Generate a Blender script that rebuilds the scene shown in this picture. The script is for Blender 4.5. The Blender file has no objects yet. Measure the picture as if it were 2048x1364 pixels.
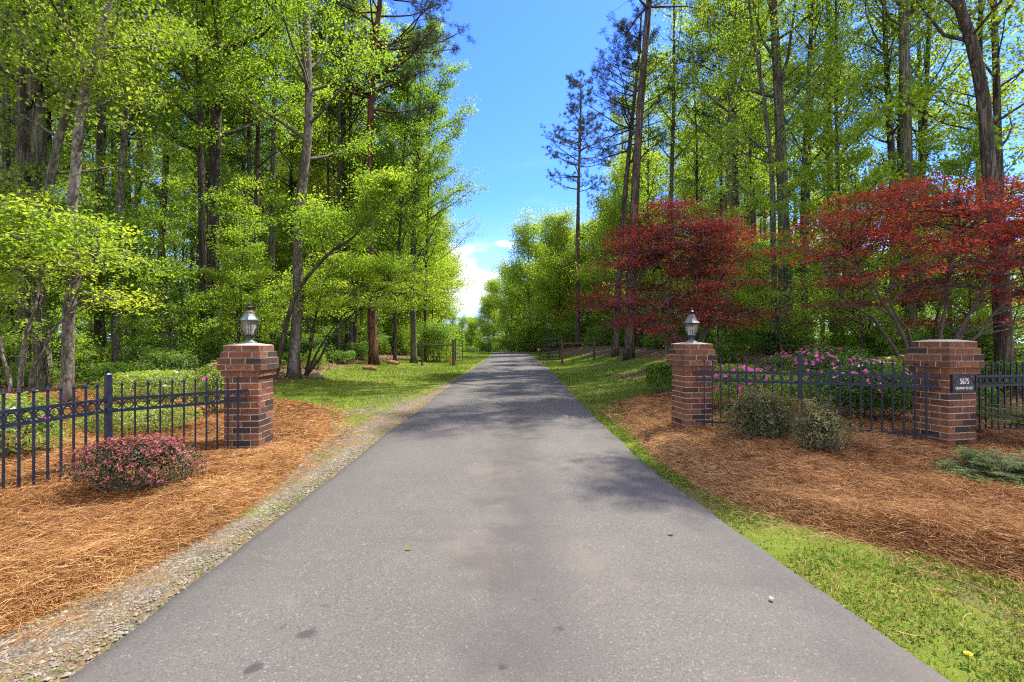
import bpy, math, random
import numpy as np
from math import radians as RAD, pi
from mathutils import Vector, Matrix

S = bpy.context.scene
COL = S.collection
F_PX, CX, CY, CAMH = 968.0, 1024.0, 682.0, 1.43

# ------------------------------------------------------------------ camera
cd = bpy.data.cameras.new("Camera")
cam = bpy.data.objects.new("Camera", cd)
COL.objects.link(cam)
cam.location = (0, 0, CAMH)
cam.rotation_euler = (RAD(90), 0, 0)
cd.sensor_width = 36.0
cd.lens = F_PX / 2048 * 36.0
cd.clip_start = 0.05
cd.clip_end = 3000
S.camera = cam

# ------------------------------------------------------------------ light
SUN_AZ = RAD(50)      # measured from +Y (ahead) towards +X (right)
SUN_EL = RAD(58)
S.view_settings.view_transform = 'Standard'
S.view_settings.look = 'None'
S.view_settings.exposure = 1.9
S.view_settings.gamma = 1
S.cycles.max_bounces = 10
S.cycles.diffuse_bounces = 7
S.cycles.glossy_bounces = 2
S.cycles.transmission_bounces = 5
S.cycles.transparent_max_bounces = 8
S.cycles.use_denoising = False
S.cycles.filter_width = 1.15
S.cycles.sample_clamp_indirect = 4.0
S.cycles.caustics_reflective = False
S.cycles.caustics_refractive = False

sd = bpy.data.lights.new("Sun", 'SUN')
sd.energy = 3.5
sd.angle = RAD(0.5)
sd.color = (1.0, 0.93, 0.80)
sun = bpy.data.objects.new("Sun", sd)
COL.objects.link(sun)
sdir = Vector((math.sin(SUN_AZ) * math.cos(SUN_EL), math.cos(SUN_AZ) * math.cos(SUN_EL), math.sin(SUN_EL)))
sun.rotation_euler = sdir.to_track_quat('Z', 'Y').to_euler()
sun.location = (0, 0, 60)

W = bpy.data.worlds.new("World")
S.world = W
W.use_nodes = True


class NT:
    """tiny node-tree helper"""
    def __init__(s, tree):
        s.t = tree
        s.n = tree.nodes
        s.l = tree.links

    def node(s, typ, **kw):
        nd = s.n.new(typ)
        for k, v in kw.items():
            setattr(nd, k, v)
        return nd

    def link(s, a, b):
        s.l.new(a, b)

    def put(s, sock, v):
        if hasattr(v, 'is_linked') or isinstance(v, bpy.types.NodeSocket):
            s.link(v, sock)
        else:
            sock.default_value = v

    def math(s, op, a, b=0.0, clamp=False):
        nd = s.node('ShaderNodeMath', operation=op, use_clamp=clamp)
        s.put(nd.inputs[0], a)
        s.put(nd.inputs[1], b)
        return nd.outputs[0]

    def maprange(s, v, a, b, c=0.0, d=1.0, smooth=True):
        nd = s.node('ShaderNodeMapRange')
        nd.interpolation_type = 'SMOOTHSTEP' if smooth else 'LINEAR'
        s.put(nd.inputs['Value'], v)
        for k, x in zip(('From Min', 'From Max', 'To Min', 'To Max'), (a, b, c, d)):
            s.put(nd.inputs[k], x)
        return nd.outputs['Result']

    def noise(s, scale, detail=4, rough=0.55, vec=None, w=0.0, dist=0.0):
        nd = s.node('ShaderNodeTexNoise')
        nd.inputs['Scale'].default_value = scale
        nd.inputs['Detail'].default_value = detail
        nd.inputs['Roughness'].default_value = rough
        nd.inputs['Distortion'].default_value = dist
        if vec is not None:
            s.link(vec, nd.inputs['Vector'])
        return nd.outputs['Fac']

    def voronoi(s, scale, vec=None, feature='F1', out='Distance', rnd=1.0):
        nd = s.node('ShaderNodeTexVoronoi', feature=feature)
        nd.inputs['Scale'].default_value = scale
        nd.inputs['Randomness'].default_value = rnd
        if vec is not None:
            s.link(vec, nd.inputs['Vector'])
        return nd.outputs[out]

    def ramp(s, fac, stops, interp='LINEAR'):
        nd = s.node('ShaderNodeValToRGB')
        cr = nd.color_ramp
        cr.interpolation = interp
        while len(cr.elements) < len(stops):
            cr.elements.new(0.5)
        for e, (p, c) in zip(cr.elements, stops):
            e.position = p
            e.color = (*c, 1) if len(c) == 3 else c
        s.link(fac, nd.inputs[0])
        return nd.outputs[0]

    def mix(s, fac, a, b, mode='MIX'):
        nd = s.node('ShaderNodeMix', data_type='RGBA', blend_type=mode)
        s.put(nd.inputs[0], fac)
        for sock, v in ((nd.inputs[6], a), (nd.inputs[7], b)):
            if isinstance(v, tuple):
                sock.default_value = (*v, 1) if len(v) == 3 else v
            else:
                s.link(v, sock)
        return nd.outputs[2]

    def mapping(s, vec, scale=(1, 1, 1), loc=(0, 0, 0)):
        nd = s.node('ShaderNodeMapping')
        nd.inputs['Scale'].default_value = scale
        nd.inputs['Location'].default_value = loc
        s.link(vec, nd.inputs['Vector'])
        return nd.outputs[0]

    def bump(s, h, strength=0.5, dist=0.02):
        nd = s.node('ShaderNodeBump')
        nd.inputs['Strength'].default_value = strength
        nd.inputs['Distance'].default_value = dist
        s.link(h, nd.inputs['Height'])
        return nd.outputs[0]


def build_world():
    W.node_tree.nodes.clear()
    n = NT(W.node_tree)
    sky = n.node('ShaderNodeTexSky', sky_type='NISHITA')
    sky.sun_disc = False
    sky.sun_elevation = SUN_EL
    sky.sun_rotation = SUN_AZ
    sky.altitude = 200
    sky.air_density = 1.0
    sky.dust_density = 0.35
    sky.ozone_density = 2.2
    tc = n.node('ShaderNodeTexCoord')
    d = tc.outputs['Generated']
    sep = n.node('ShaderNodeSeparateXYZ')
    n.link(d, sep.inputs[0])
    x, y, z = sep.outputs
    # cumulus low over the horizon: one tall heap a little left of the road's end, one small puff
    ya = n.math('MAXIMUM', n.math('ABSOLUTE', y), 0.05)
    u = n.math('DIVIDE', x, ya)
    v = n.math('DIVIDE', z, ya)
    dn = n.mapping(d, (1, 1, 1.5))
    big = n.noise(9.0, 7, 0.55, dn)
    bumps = n.math('SUBTRACT', big, 0.5)

    fineb = n.math('SUBTRACT', n.noise(38.0, 6, 0.6, dn), 0.5)

    def blob(cu, cv, ru, rv, k, bumps=bumps, lo=0.72):
        a = n.math('DIVIDE', n.math('SUBTRACT', u, cu), ru)
        b = n.math('DIVIDE', n.math('SUBTRACT', v, cv), rv)
        r = n.math('SQRT', n.math('ADD', n.math('MULTIPLY', a, a), n.math('MULTIPLY', b, b)))
        return n.maprange(n.math('SUBTRACT', r, n.math('MULTIPLY', bumps, k)), 1.12, lo)
    c1 = blob(-0.100, 0.110, 0.090, 0.085, 3.4, bumps, 0.5)
    c1b = blob(-0.135, 0.185, 0.07, 0.026, 2.5, bumps, 0.4)
    c2 = blob(-0.014, 0.200, 0.030, 0.010, 2.6, fineb, 0.3)
    haze = n.maprange(v, 0.30, 0.02, 0.0, 0.55)
    wisps = n.math('MULTIPLY', n.maprange(n.noise(3.0, 6, 0.6, n.mapping(d, (1, 1, 5))), 0.55, 0.75), n.maprange(v, 0.5, 0.15, 0, 0.35))
    cl = n.math('MAXIMUM', c1, n.math('MAXIMUM', c1b, c2))
    soft = n.math('MAXIMUM', haze, wisps)
    deep = n.mix(1.0, sky.outputs[0], (0.215, 0.375, 0.86), 'MULTIPLY')
    hz = n.mix(soft, deep, (2.25, 2.75, 3.9))
    shade = n.maprange(n.noise(14, 5, 0.6, dn), 0.35, 0.7)
    ccol = n.mix(shade, (2.3, 2.45, 2.85), (3.2, 3.25, 3.35))
    col = n.mix(cl, hz, ccol)
    # unseen broken cloud added behind the viewer and overhead as whitish fill light
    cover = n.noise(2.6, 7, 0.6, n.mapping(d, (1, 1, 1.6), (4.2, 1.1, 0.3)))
    fill_cloud = n.math('MULTIPLY', n.maprange(cover, 0.40, 0.52), n.maprange(y, 0.12, -0.15))
    fill_cloud = n.math('MULTIPLY', fill_cloud, n.maprange(z, 0.0, 0.08))
    col = n.mix(fill_cloud, col, (6.4, 5.9, 5.2))
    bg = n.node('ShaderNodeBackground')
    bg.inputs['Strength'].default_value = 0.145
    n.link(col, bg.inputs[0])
    out = n.node('ShaderNodeOutputWorld')
    n.link(bg.outputs[0], out.inputs[0])


build_world()

# ------------------------------------------------------------------ helpers


def ss(a, b, x):
    t = np.clip((np.asarray(x, float) - a) / (b - a), 0, 1)
    return t * t * (3 - 2 * t)


_pr = np.random.default_rng(7)
_PH = _pr.uniform(0, 2 * pi, (24,))
_DR = _pr.uniform(0, 2 * pi, (24,))


def wob(x, y, freq, k=0, n=5):
    """cheap smooth pseudo noise in -1..1"""
    x = np.asarray(x, float)
    y = np.asarray(y, float)
    o = np.zeros(np.broadcast(x, y).shape)
    for i in range(n):
        j = (i + k * 5) % 24
        f = freq * (0.6 + 0.37 * i)
        o = o + np.sin((x * math.cos(_DR[j]) + y * math.sin(_DR[j])) * f + _PH[j]) / (1 + 0.35 * i)
    return o / 2.6


def H(x, y):
    """terrain height"""
    x = np.asarray(x, float)
    y = np.asarray(y, float)
    w = ss(9, 17, y)
    right = ss(1.9, 3.3, x) * (0.10 - 0.05 * ss(4.6, 5.4, x) * (1 - ss(6.0, 6.6, y))) * (1 - w) * ss(1.5, 4, y) + w * 1.0 * ss(2.5, 8.5, x)
    left = 0.45 * ss(-4.5, -10, x) * ss(6, 13, y)
    far = -0.0035 * np.clip(y - 64, 0, 28) ** 2
    rough = 0.05 * wob(x, y, 0.9) * ss(2.6, 4.5, np.abs(x)) + 0.15 * wob(x, y, 0.25, 1) * ss(7, 15, np.abs(x))
    return right + left + far + rough * ss(3, 12, y)


def Pw(px, py, Y):
    return ((px - CX) / F_PX * Y, Y, CAMH - (py - CY) / F_PX * Y)


def gx(px, Y):
    return (px - CX) / F_PX * Y


class MB:
    def __init__(s):
        s.v, s.q, s.t, s.n = [], [], [], 0
        s.qm, s.tm, s.a = [], [], []

    def add(s, V, quads=None, tris=None, m=0, tint=0.5):
        V = np.asarray(V, float).reshape(-1, 3)
        s.v.append(V)
        s.a.append(np.broadcast_to(np.asarray(tint, float), (len(V),)))
        if quads is not None and len(quads):
            Q = np.asarray(quads, int).reshape(-1, 4) + s.n
            s.q.append(Q)
            s.qm.append(np.full(len(Q), m))
        if tris is not None and len(tris):
            T = np.asarray(tris, int).reshape(-1, 3) + s.n
            s.t.append(T)
            s.tm.append(np.full(len(T), m))
        s.n += len(V)

    def box(s, c, d, m=0, jit=0.0, rot=0.0, rng=None, tint=0.5, taper=0.0):
        x, y, z = np.asarray(d) / 2
        V = np.array([[-x, -y, -z], [x, -y, -z], [x, y, -z], [-x, y, -z], [-x, -y, z], [x, -y, z], [x, y, z], [-x, y, z]], float)
        if taper:
            V[4:, :2] *= (1 - taper)
        if jit:
            V += rng.uniform(-jit, jit, V.shape)
        if rot:
            c_, s_ = math.cos(rot), math.sin(rot)
            V[:, :2] = V[:, :2] @ np.array([[c_, s_], [-s_, c_]])
        s.add(V + np.asarray(c, float), [[0, 3, 2, 1], [4, 5, 6, 7], [0, 1, 5, 4], [1, 2, 6, 5], [2, 3, 7, 6], [3, 0, 4, 7]], m=m, tint=tint)

    def tube(s, pts, rad, sides=8, m=0, caps=True, tint=0.5, ph=0.0):
        pts = np.asarray(pts, float)
        n = len(pts)
        rad = np.broadcast_to(np.asarray(rad, float), (n,))
        tan = np.gradient(pts, axis=0)
        tan /= np.linalg.norm(tan, axis=1, keepdims=True) + 1e-9
        ref = np.array([1.0, 0, 0]) if abs(tan[0, 0]) < 0.8 else np.array([0, 1.0, 0])
        A = ref - tan * (tan @ ref)[:, None]
        A /= np.linalg.norm(A, axis=1, keepdims=True)
        B = np.cross(tan, A)
        th = np.arange(sides) / sides * 2 * pi + ph
        V = pts[:, None] + rad[:, None, None] * (A[:, None] * np.cos(th)[None, :, None] + B[:, None] * np.sin(th)[None, :, None])
        i = np.arange(n - 1)[:, None] * sides
        j = np.arange(sides)[None]
        j2 = (j + 1) % sides
        Q = np.stack([i + j, i + j2, i + sides + j2, i + sides + j], -1).reshape(-1, 4)
        V = V.reshape(-1, 3)
        T = []
        if caps:
            V = np.vstack([V, pts[0], pts[-1]])
            a, b = n * sides, n * sides + 1
            for k in range(sides):
                k2 = (k + 1) % sides
                T.append([a, k2, k])
                T.append([b, (n - 1) * sides + k, (n - 1) * sides + k2])
        s.add(V, Q, T, m=m, tint=tint)

    def prisms(s, P0, P1, r0, r1, sides=3, m=0):
        """many straight tapered sticks at once"""
        P0 = np.asarray(P0, float)
        P1 = np.asarray(P1, float)
        N = len(P0)
        if N == 0:
            return
        t = P1 - P0
        t /= np.linalg.norm(t, axis=1, keepdims=True) + 1e-9
        ref = np.where(np.abs(t[:, 2:3]) < 0.9, np.array([[0, 0, 1.0]]), np.array([[1.0, 0, 0]]))
        A = np.cross(t, ref)
        A /= np.linalg.norm(A, axis=1, keepdims=True) + 1e-9
        B = np.cross(t, A)
        th = np.arange(sides) / sides * 2 * pi
        ring = A[:, None] * np.cos(th)[None, :, None] + B[:, None] * np.sin(th)[None, :, None]
        r0 = np.broadcast_to(r0, (N,))
        r1 = np.broadcast_to(r1, (N,))
        V = np.concatenate([P0[:, None] + ring * r0[:, None, None], P1[:, None] + ring * r1[:, None, None]], 1)
        b = np.arange(N)[:, None] * (2 * sides)
        j = np.arange(sides)[None]
        j2 = (j + 1) % sides
        Q = np.stack([b + j, b + j2, b + sides + j2, b + sides + j], -1).reshape(-1, 4)
        s.add(V.reshape(-1, 3), Q, m=m)

    def lathe(s, prof, c=(0, 0, 0), sides=16, m=0, ph=0.0, caps=True):
        prof = np.asarray(prof, float)
        n = len(prof)
        th = np.arange(sides) / sides * 2 * pi + ph
        V = np.stack([prof[:, None, 0] * np.cos(th), prof[:, None, 0] * np.sin(th), np.repeat(prof[:, 1:2], sides, 1)], -1).reshape(-1, 3)
        i = np.arange(n - 1)[:, None] * sides
        j = np.arange(sides)[None]
        j2 = (j + 1) % sides
        Q = np.stack([i + j, i + j2, i + sides + j2, i + sides + j], -1).reshape(-1, 4)
        T = []
        if caps:
            V = np.vstack([V, [0, 0, prof[0, 1]], [0, 0, prof[-1, 1]]])
            a, b = n * sides, n * sides + 1
            for k in range(sides):
                k2 = (k + 1) % sides
                T.append([a, k2, k])
                T.append([b, (n - 1) * sides + k, (n - 1) * sides + k2])
        s.add(V + np.asarray(c, float), Q, T, m=m)

    def build(s, name, mats, parent=None, smooth=False, tint=False, loc=None, rz=0.0):
        me = bpy.data.meshes.new(name)
        V = np.vstack(s.v)
        Q = np.vstack(s.q) if s.q else np.zeros((0, 4), int)
        T = np.vstack(s.t) if s.t else np.zeros((0, 3), int)
        me.vertices.add(len(V))
        me.vertices.foreach_set('co', V.astype(np.float32).ravel())
        me.loops.add(Q.size + T.size)
        me.loops.foreach_set('vertex_index', np.concatenate([Q.ravel(), T.ravel()]).astype(np.int32))
        me.polygons.add(len(Q) + len(T))
        st = np.concatenate([np.arange(len(Q)) * 4, Q.size + np.arange(len(T)) * 3]).astype(np.int32)
        me.polygons.foreach_set('loop_start', st)
        mi = np.concatenate(s.qm + s.tm).astype(np.int32)
        if mi.any():
            me.polygons.foreach_set('material_index', mi)
        me.polygons.foreach_set('use_smooth', np.full(len(Q) + len(T), smooth))
        me.update(calc_edges=True)
        if tint:
            at = me.attributes.new('tint', 'FLOAT', 'POINT')
            at.data.foreach_set('value', np.concatenate(s.a).astype(np.float32))
        if not isinstance(mats, (list, tuple)):
            mats = [mats]
        for m in mats:
            me.materials.append(m)
        return link(name, me, parent, loc, rz)


def link(name, me, parent=None, loc=None, rz=0.0):
    o = bpy.data.objects.new(name, me)
    COL.objects.link(o)
    if parent is not None:
        o.parent = parent
    if loc is not None:
        o.location = loc
    if rz:
        o.rotation_euler = (0, 0, rz)
    return o


def thing(name, label, cat, loc=(0, 0, 0), rz=0.0, group=None):
    o = bpy.data.objects.new(name, None)
    COL.objects.link(o)
    o.empty_display_size = 0.2
    o.location = loc
    o.rotation_euler = (0, 0, rz)
    return tag(o, label, cat, group)


def tag(o, label=None, cat=None, group=None, kind=None):
    if label:
        o['label'] = label
    if cat:
        o['category'] = cat
    if group:
        o['group'] = group
    if kind:
        o['kind'] = kind
    return o


def kids(o):
    return [c for c in bpy.data.objects if c.parent == o]


def dup(root, children, loc, rz, scale, label, group=None):
    r = root.copy()
    COL.objects.link(r)
    r.location = loc
    r.rotation_euler = (0, 0, rz)
    r.scale = scale
    r['label'] = label
    if group:
        r['group'] = group
    for ch in children:
        c = ch.copy()
        c.parent = r
        COL.objects.link(c)
    return r


# ------------------------------------------------------------------ materials
def newmat(name):
    m = bpy.data.materials.new(name)
    m.use_nodes = True
    m.node_tree.nodes.clear()
    return m, NT(m.node_tree)


def finish(n, shader):
    o = n.node('ShaderNodeOutputMaterial')
    n.link(shader, o.inputs[0])


def princ(n, col, rough=0.7, normal=None, metal=0.0, spec=0.3):
    p = n.node('ShaderNodeBsdfPrincipled')
    n.put(p.inputs['Base Color'], (*col, 1) if isinstance(col, tuple) else col)
    n.put(p.inputs['Roughness'], rough)
    p.inputs['Metallic'].default_value = metal
    p.inputs['Specular IOR Level'].default_value = spec
    if normal is not None:
        n.link(normal, p.inputs['Normal'])
    return p.outputs[0]


def leaf_mat(name, stops, trans=1.7, tw=0.45, gloss=0.02, objvar=0.25, tsat=(1.0, 1.0, 0.6), grough=0.5):
    m, n = newmat(name)
    at = n.node('ShaderNodeAttribute', attribute_name='tint')
    oi = n.node('ShaderNodeObjectInfo')
    f = n.math('ADD', at.outputs['Fac'], n.math('MULTIPLY', n.math('SUBTRACT', oi.outputs['Random'], 0.5), objvar), clamp=True)
    c = n.ramp(f, stops)
    d = n.node('ShaderNodeBsdfDiffuse')
    n.link(c, d.inputs[0])
    t = n.node('ShaderNodeBsdfTranslucent')
    tcn = n.mix(1.0, c, tuple(trans * k for k in tsat), 'MULTIPLY')
    n.link(tcn, t.inputs[0])
    mx = n.node('ShaderNodeMixShader')
    mx.inputs[0].default_value = tw
    n.link(d.outputs[0], mx.inputs[1])
    n.link(t.outputs[0], mx.inputs[2])
    g = n.node('ShaderNodeBsdfGlossy')
    g.inputs['Roughness'].default_value = grough
    g.inputs[0].default_value = (0.9, 0.95, 1.0, 1)
    m2 = n.node('ShaderNodeMixShader')
    m2.inputs[0].default_value = gloss
    n.link(mx.outputs[0], m2.inputs[1])
    n.link(g.outputs[0], m2.inputs[2])
    finish(n, m2.outputs[0])
    return m


def bark_mat(name, dark, light, moss=None, plate=9.0, zs=0.22, bump=0.9, mossamt=0.5):
    m, n = newmat(name)
    tc = n.node('ShaderNodeTexCoord').outputs['Object']
    v = n.mapping(tc, (1, 1, zs * 0.55))
    ns = n.noise(plate * 3, 7, 0.7, v, dist=0.8)
    ns2 = n.noise(plate * 1.1, 5, 0.6, n.mapping(tc, (1, 1, zs * 0.3), (3, 1, 7)), dist=1.2)
    rid = n.math('ABSOLUTE', n.math('SUBTRACT', ns2, 0.5))
    h = n.math('ADD', n.math('MULTIPLY', n.maprange(rid, 0.0, 0.10), 0.5), n.math('MULTIPLY', ns, 0.7))
    c = n.mix(n.maprange(h, 0.25, 0.95), dark, light)
    fine = n.noise(26, 6, 0.75, n.mapping(tc, (1, 1, 0.5)))
    c = n.mix(n.maprange(fine, 0.45, 0.7, 0, 0.55), c, tuple(0.4 * k for k in dark))
    c = n.mix(n.maprange(n.noise(7, 6, 0.7, n.mapping(tc, (1, 1, 0.8), (4, 4, 2))), 0.56, 0.66, 0, 0.45), c, tuple(min(1, 1.5 * k) for k in light))
    big = n.noise(1.3, 4, 0.6, tc)
    c = n.mix(n.maprange(big, 0.4, 0.7, 0, 0.5), c, tuple(0.65 * k for k in dark))
    if moss:
        c = n.mix(n.maprange(n.noise(3.1, 6, 0.7, tc), 0.48, 0.66, 0, mossamt), c, moss)
    finish(n, princ(n, c, 0.9, n.bump(h, bump, 0.03), spec=0.15))
    return m


def simple(name, col, rough=0.5, metal=0.0, var=0.25, scale=18, bump=0.15, spec=0.4, dirt=None):
    m, n = newmat(name)
    tc = n.node('ShaderNodeTexCoord').outputs['Object']
    ns = n.noise(scale, 6, 0.6, tc)
    c = n.mix(n.maprange(ns, 0.3, 0.7), tuple(k * (1 - var) for k in col), tuple(min(1, k * (1 + var)) for k in col))
    if dirt:
        c = n.mix(n.maprange(n.noise(scale * 0.4, 5, 0.65, tc), 0.5, 0.68, 0, 0.8), c, dirt)
    r = n.maprange(ns, 0.3, 0.7, max(0.05, rough - 0.1), min(1, rough + 0.15))
    finish(n, princ(n, c, r, n.bump(ns, bump, 0.005), metal, spec))
    return m


M = {}
# foliage, linear reflectances
M['leaf_spring'] = leaf_mat('spring_leaf', [(0.0, (0.060, 0.115, 0.010)), (0.45, (0.118, 0.195, 0.012)), (0.8, (0.178, 0.255, 0.018)), (1.0, (0.24, 0.285, 0.025))], trans=2.4, tw=0.5, gloss=0.022)
M['leaf_mid'] = leaf_mat('mid_leaf', [(0.0, (0.032, 0.080, 0.010)), (0.5, (0.080, 0.155, 0.012)), (1.0, (0.150, 0.23, 0.018))], trans=2.3, tw=0.48, gloss=0.022)
M['leaf_deep'] = leaf_mat('deep_leaf', [(0.0, (0.012, 0.040, 0.008)), (0.6, (0.032, 0.085, 0.012)), (1.0, (0.075, 0.15, 0.018))], trans=1.6, tw=0.4)
M['leaf_olive'] = leaf_mat('olive_leaf', [(0.0, (0.050, 0.090, 0.010)), (0.5, (0.110, 0.170, 0.014)), (1.0, (0.215, 0.245, 0.03))], trans=2.2, tw=0.48, gloss=0.022)
M['leaf_burgundy'] = leaf_mat('burgundy_leaf', [(0.0, (0.040, 0.020, 0.010)), (0.3, (0.095, 0.016, 0.014)), (0.6, (0.18, 0.020, 0.018)), (0.85, (0.27, 0.036, 0.022)), (1.0, (0.30, 0.10, 0.03))], trans=2.2, tw=0.45, gloss=0.03, objvar=0.1, tsat=(1.0, 0.55, 0.35))
M['needle'] = leaf_mat('pine_needle', [(0.0, (0.018, 0.035, 0.014)), (0.6, (0.040, 0.068, 0.022)), (1.0, (0.085, 0.115, 0.045))], trans=1.0, tw=0.15, gloss=0.03)
M['leaf_red'] = leaf_mat('red_leaf', [(0.0, (0.050, 0.022, 0.012)), (0.3, (0.105, 0.017, 0.014)), (0.6, (0.20, 0.022, 0.017)), (0.85, (0.30, 0.055, 0.018)), (1.0, (0.33, 0.15, 0.03))], trans=2.6, tw=0.5, gloss=0.03, objvar=0.1, tsat=(1.0, 0.55, 0.3))
M['leaf_azalea'] = leaf_mat('azalea_leaf', [(0.0, (0.06, 0.11, 0.012)), (0.5, (0.15, 0.22, 0.020)), (1.0, (0.27, 0.32, 0.045))], trans=1.8, tw=0.45, gloss=0.03)
M['leaf_azalea_dark'] = leaf_mat('dark_azalea_leaf', [(0.0, (0.016, 0.045, 0.008)), (0.5, (0.045, 0.11, 0.016)), (1.0, (0.13, 0.23, 0.035))], trans=1.7, tw=0.35, gloss=0.02)
M['flower_pink'] = leaf_mat('pink_petal', [(0.0, (0.48, 0.025, 0.22)), (0.6, (0.64, 0.050, 0.32)), (1.0, (0.74, 0.20, 0.44))], trans=1.1, tw=0.35, gloss=0.02, objvar=0.0, tsat=(1, 1, 1))
M['flower_pale'] = leaf_mat('pale_petal', [(0.0, (0.60, 0.30, 0.42)), (1.0, (0.80, 0.62, 0.62))], trans=1.1, tw=0.35, gloss=0.02, objvar=0.0, tsat=(1, 1, 1))
M['leaf_barberry'] = leaf_mat('barberry_leaf', [(0.0, (0.016, 0.03, 0.010)), (0.45, (0.050, 0.070, 0.018)), (0.62, (0.14, 0.040, 0.035)), (0.85, (0.29, 0.062, 0.070)), (1.0, (0.38, 0.18, 0.16))], trans=1.2, tw=0.3, gloss=0.02, objvar=0.0, tsat=(1, 0.9, 0.8))
M['leaf_sparse'] = leaf_mat('sparse_leaf', [(0.0, (0.018, 0.042, 0.008)), (0.5, (0.065, 0.105, 0.014)), (0.7, (0.15, 0.13, 0.04)), (1.0, (0.31, 0.18, 0.09))], trans=1.2, tw=0.3, gloss=0.03, objvar=0.0)
M['leaf_yew'] = leaf_mat('yew_leaf', [(0.0, (0.022, 0.065, 0.006)), (0.6, (0.075, 0.17, 0.012)), (1.0, (0.15, 0.26, 0.03))], trans=1.5, tw=0.3, gloss=0.02, objvar=0.0)
M['grass'] = leaf_mat('grass_blade', [(0.0, (0.045, 0.090, 0.010)), (0.45, (0.105, 0.170, 0.016)), (0.7, (0.175, 0.200, 0.034)), (1.0, (0.34, 0.25, 0.11))], trans=1.6, tw=0.35, gloss=0.008, objvar=0.0)
M['straw'] = leaf_mat('straw_needle', [(0.0, (0.050, 0.020, 0.006)), (0.35, (0.190, 0.076, 0.020)), (0.7, (0.355, 0.172, 0.050)), (1.0, (0.52, 0.325, 0.13))], trans=1.0, tw=0.15, gloss=0.015, objvar=0.0, grough=0.5)
M['straw_red'] = leaf_mat('red_straw_needle', [(0.0, (0.035, 0.013, 0.006)), (0.35, (0.175, 0.075, 0.025)), (0.7, (0.36, 0.185, 0.070)), (1.0, (0.54, 0.35, 0.175))], trans=1.0, tw=0.15, gloss=0.015, objvar=0.0, grough=0.5)
M['litter'] = leaf_mat('dry_leaf', [(0.0, (0.05, 0.022, 0.010)), (0.5, (0.17, 0.085, 0.035)), (1.0, (0.36, 0.22, 0.11))], trans=1.0, tw=0.15, gloss=0.04, objvar=0.0)

M['bark_dark'] = bark_mat('dark_bark', (0.030, 0.024, 0.018), (0.125, 0.105, 0.082), (0.07, 0.085, 0.04))
M['bark_grey'] = bark_mat('grey_bark', (0.060, 0.052, 0.040), (0.21, 0.19, 0.155), (0.085, 0.095, 0.04), plate=7, zs=1.2, bump=0.5, mossamt=0.75)
M['bark_pine'] = bark_mat('pine_bark', (0.035, 0.027, 0.022), (0.175, 0.135, 0.108), None, plate=7, zs=0.35, bump=1.0)
M['bark_pine_red'] = bark_mat('red_pine_bark', (0.040, 0.018, 0.012), (0.22, 0.105, 0.065), None, plate=7, zs=0.35, bump=1.0)
M['bark_green'] = bark_mat('mossy_bark', (0.045, 0.043, 0.028), (0.17, 0.16, 0.115), (0.12, 0.15, 0.05), plate=8, zs=0.3, mossamt=0.8)
M['twig'] = simple('twig_bark', (0.11, 0.085, 0.06), 0.9, var=0.35, scale=30)
M['twig_red'] = simple('maple_bark', (0.075, 0.058, 0.048), 0.85, var=0.4, scale=20)

M['iron'] = simple('navy_black_painted_metal', (0.009, 0.013, 0.027), 0.42, var=0.3, scale=25, bump=0.1, spec=0.3)
M['lantern'] = simple('weathered_pewter_metal', (0.10, 0.125, 0.135), 0.45, metal=0.35, var=0.35, scale=22, bump=0.2, dirt=(0.055, 0.06, 0.06))
M['lantern_dark'] = simple('dark_lantern_metal', (0.028, 0.033, 0.040), 0.45, metal=0.3, var=0.3, scale=22)
M['rust'] = simple('rusty_metal', (0.16, 0.075, 0.04), 0.8, var=0.4, scale=40, bump=0.4)
M['gate_metal'] = simple('brown_gate_metal', (0.030, 0.026, 0.022), 0.5, metal=0.3, var=0.4, scale=12)
M['wood_post'] = simple('weathered_post_wood', (0.075, 0.054, 0.034), 0.9, var=0.45, scale=14, bump=0.6)
M['bulb'] = simple('frosted_bulb', (0.75, 0.74, 0.68), 0.3, var=0.05)
M['disc'] = simple('orange_disc', (0.36, 0.13, 0.025), 0.6, var=0.35, scale=9)
M['mortar_grey'] = simple('grey_mortar', (0.36, 0.31, 0.24), 0.95, var=0.25, scale=60, bump=0.6)
M['stone'] = simple('field_stone', (0.13, 0.105, 0.08), 0.9, var=0.4, scale=12, bump=0.8)
M['clod'] = simple('red_clay_stone', (0.17, 0.07, 0.04), 0.95, var=0.4, scale=14, bump=0.8)
M['plaque'] = simple('black_cast_plaque', (0.010, 0.012, 0.018), 0.35, var=0.2, scale=30, bump=0.08, spec=0.5)
M['letter'] = simple('pale_painted_letter', (0.66, 0.64, 0.58), 0.6, var=0.08, scale=50)
M['stonechip'] = simple('gravel_chip', (0.20, 0.17, 0.13), 0.9, var=0.35, scale=5, bump=0.4)


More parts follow.
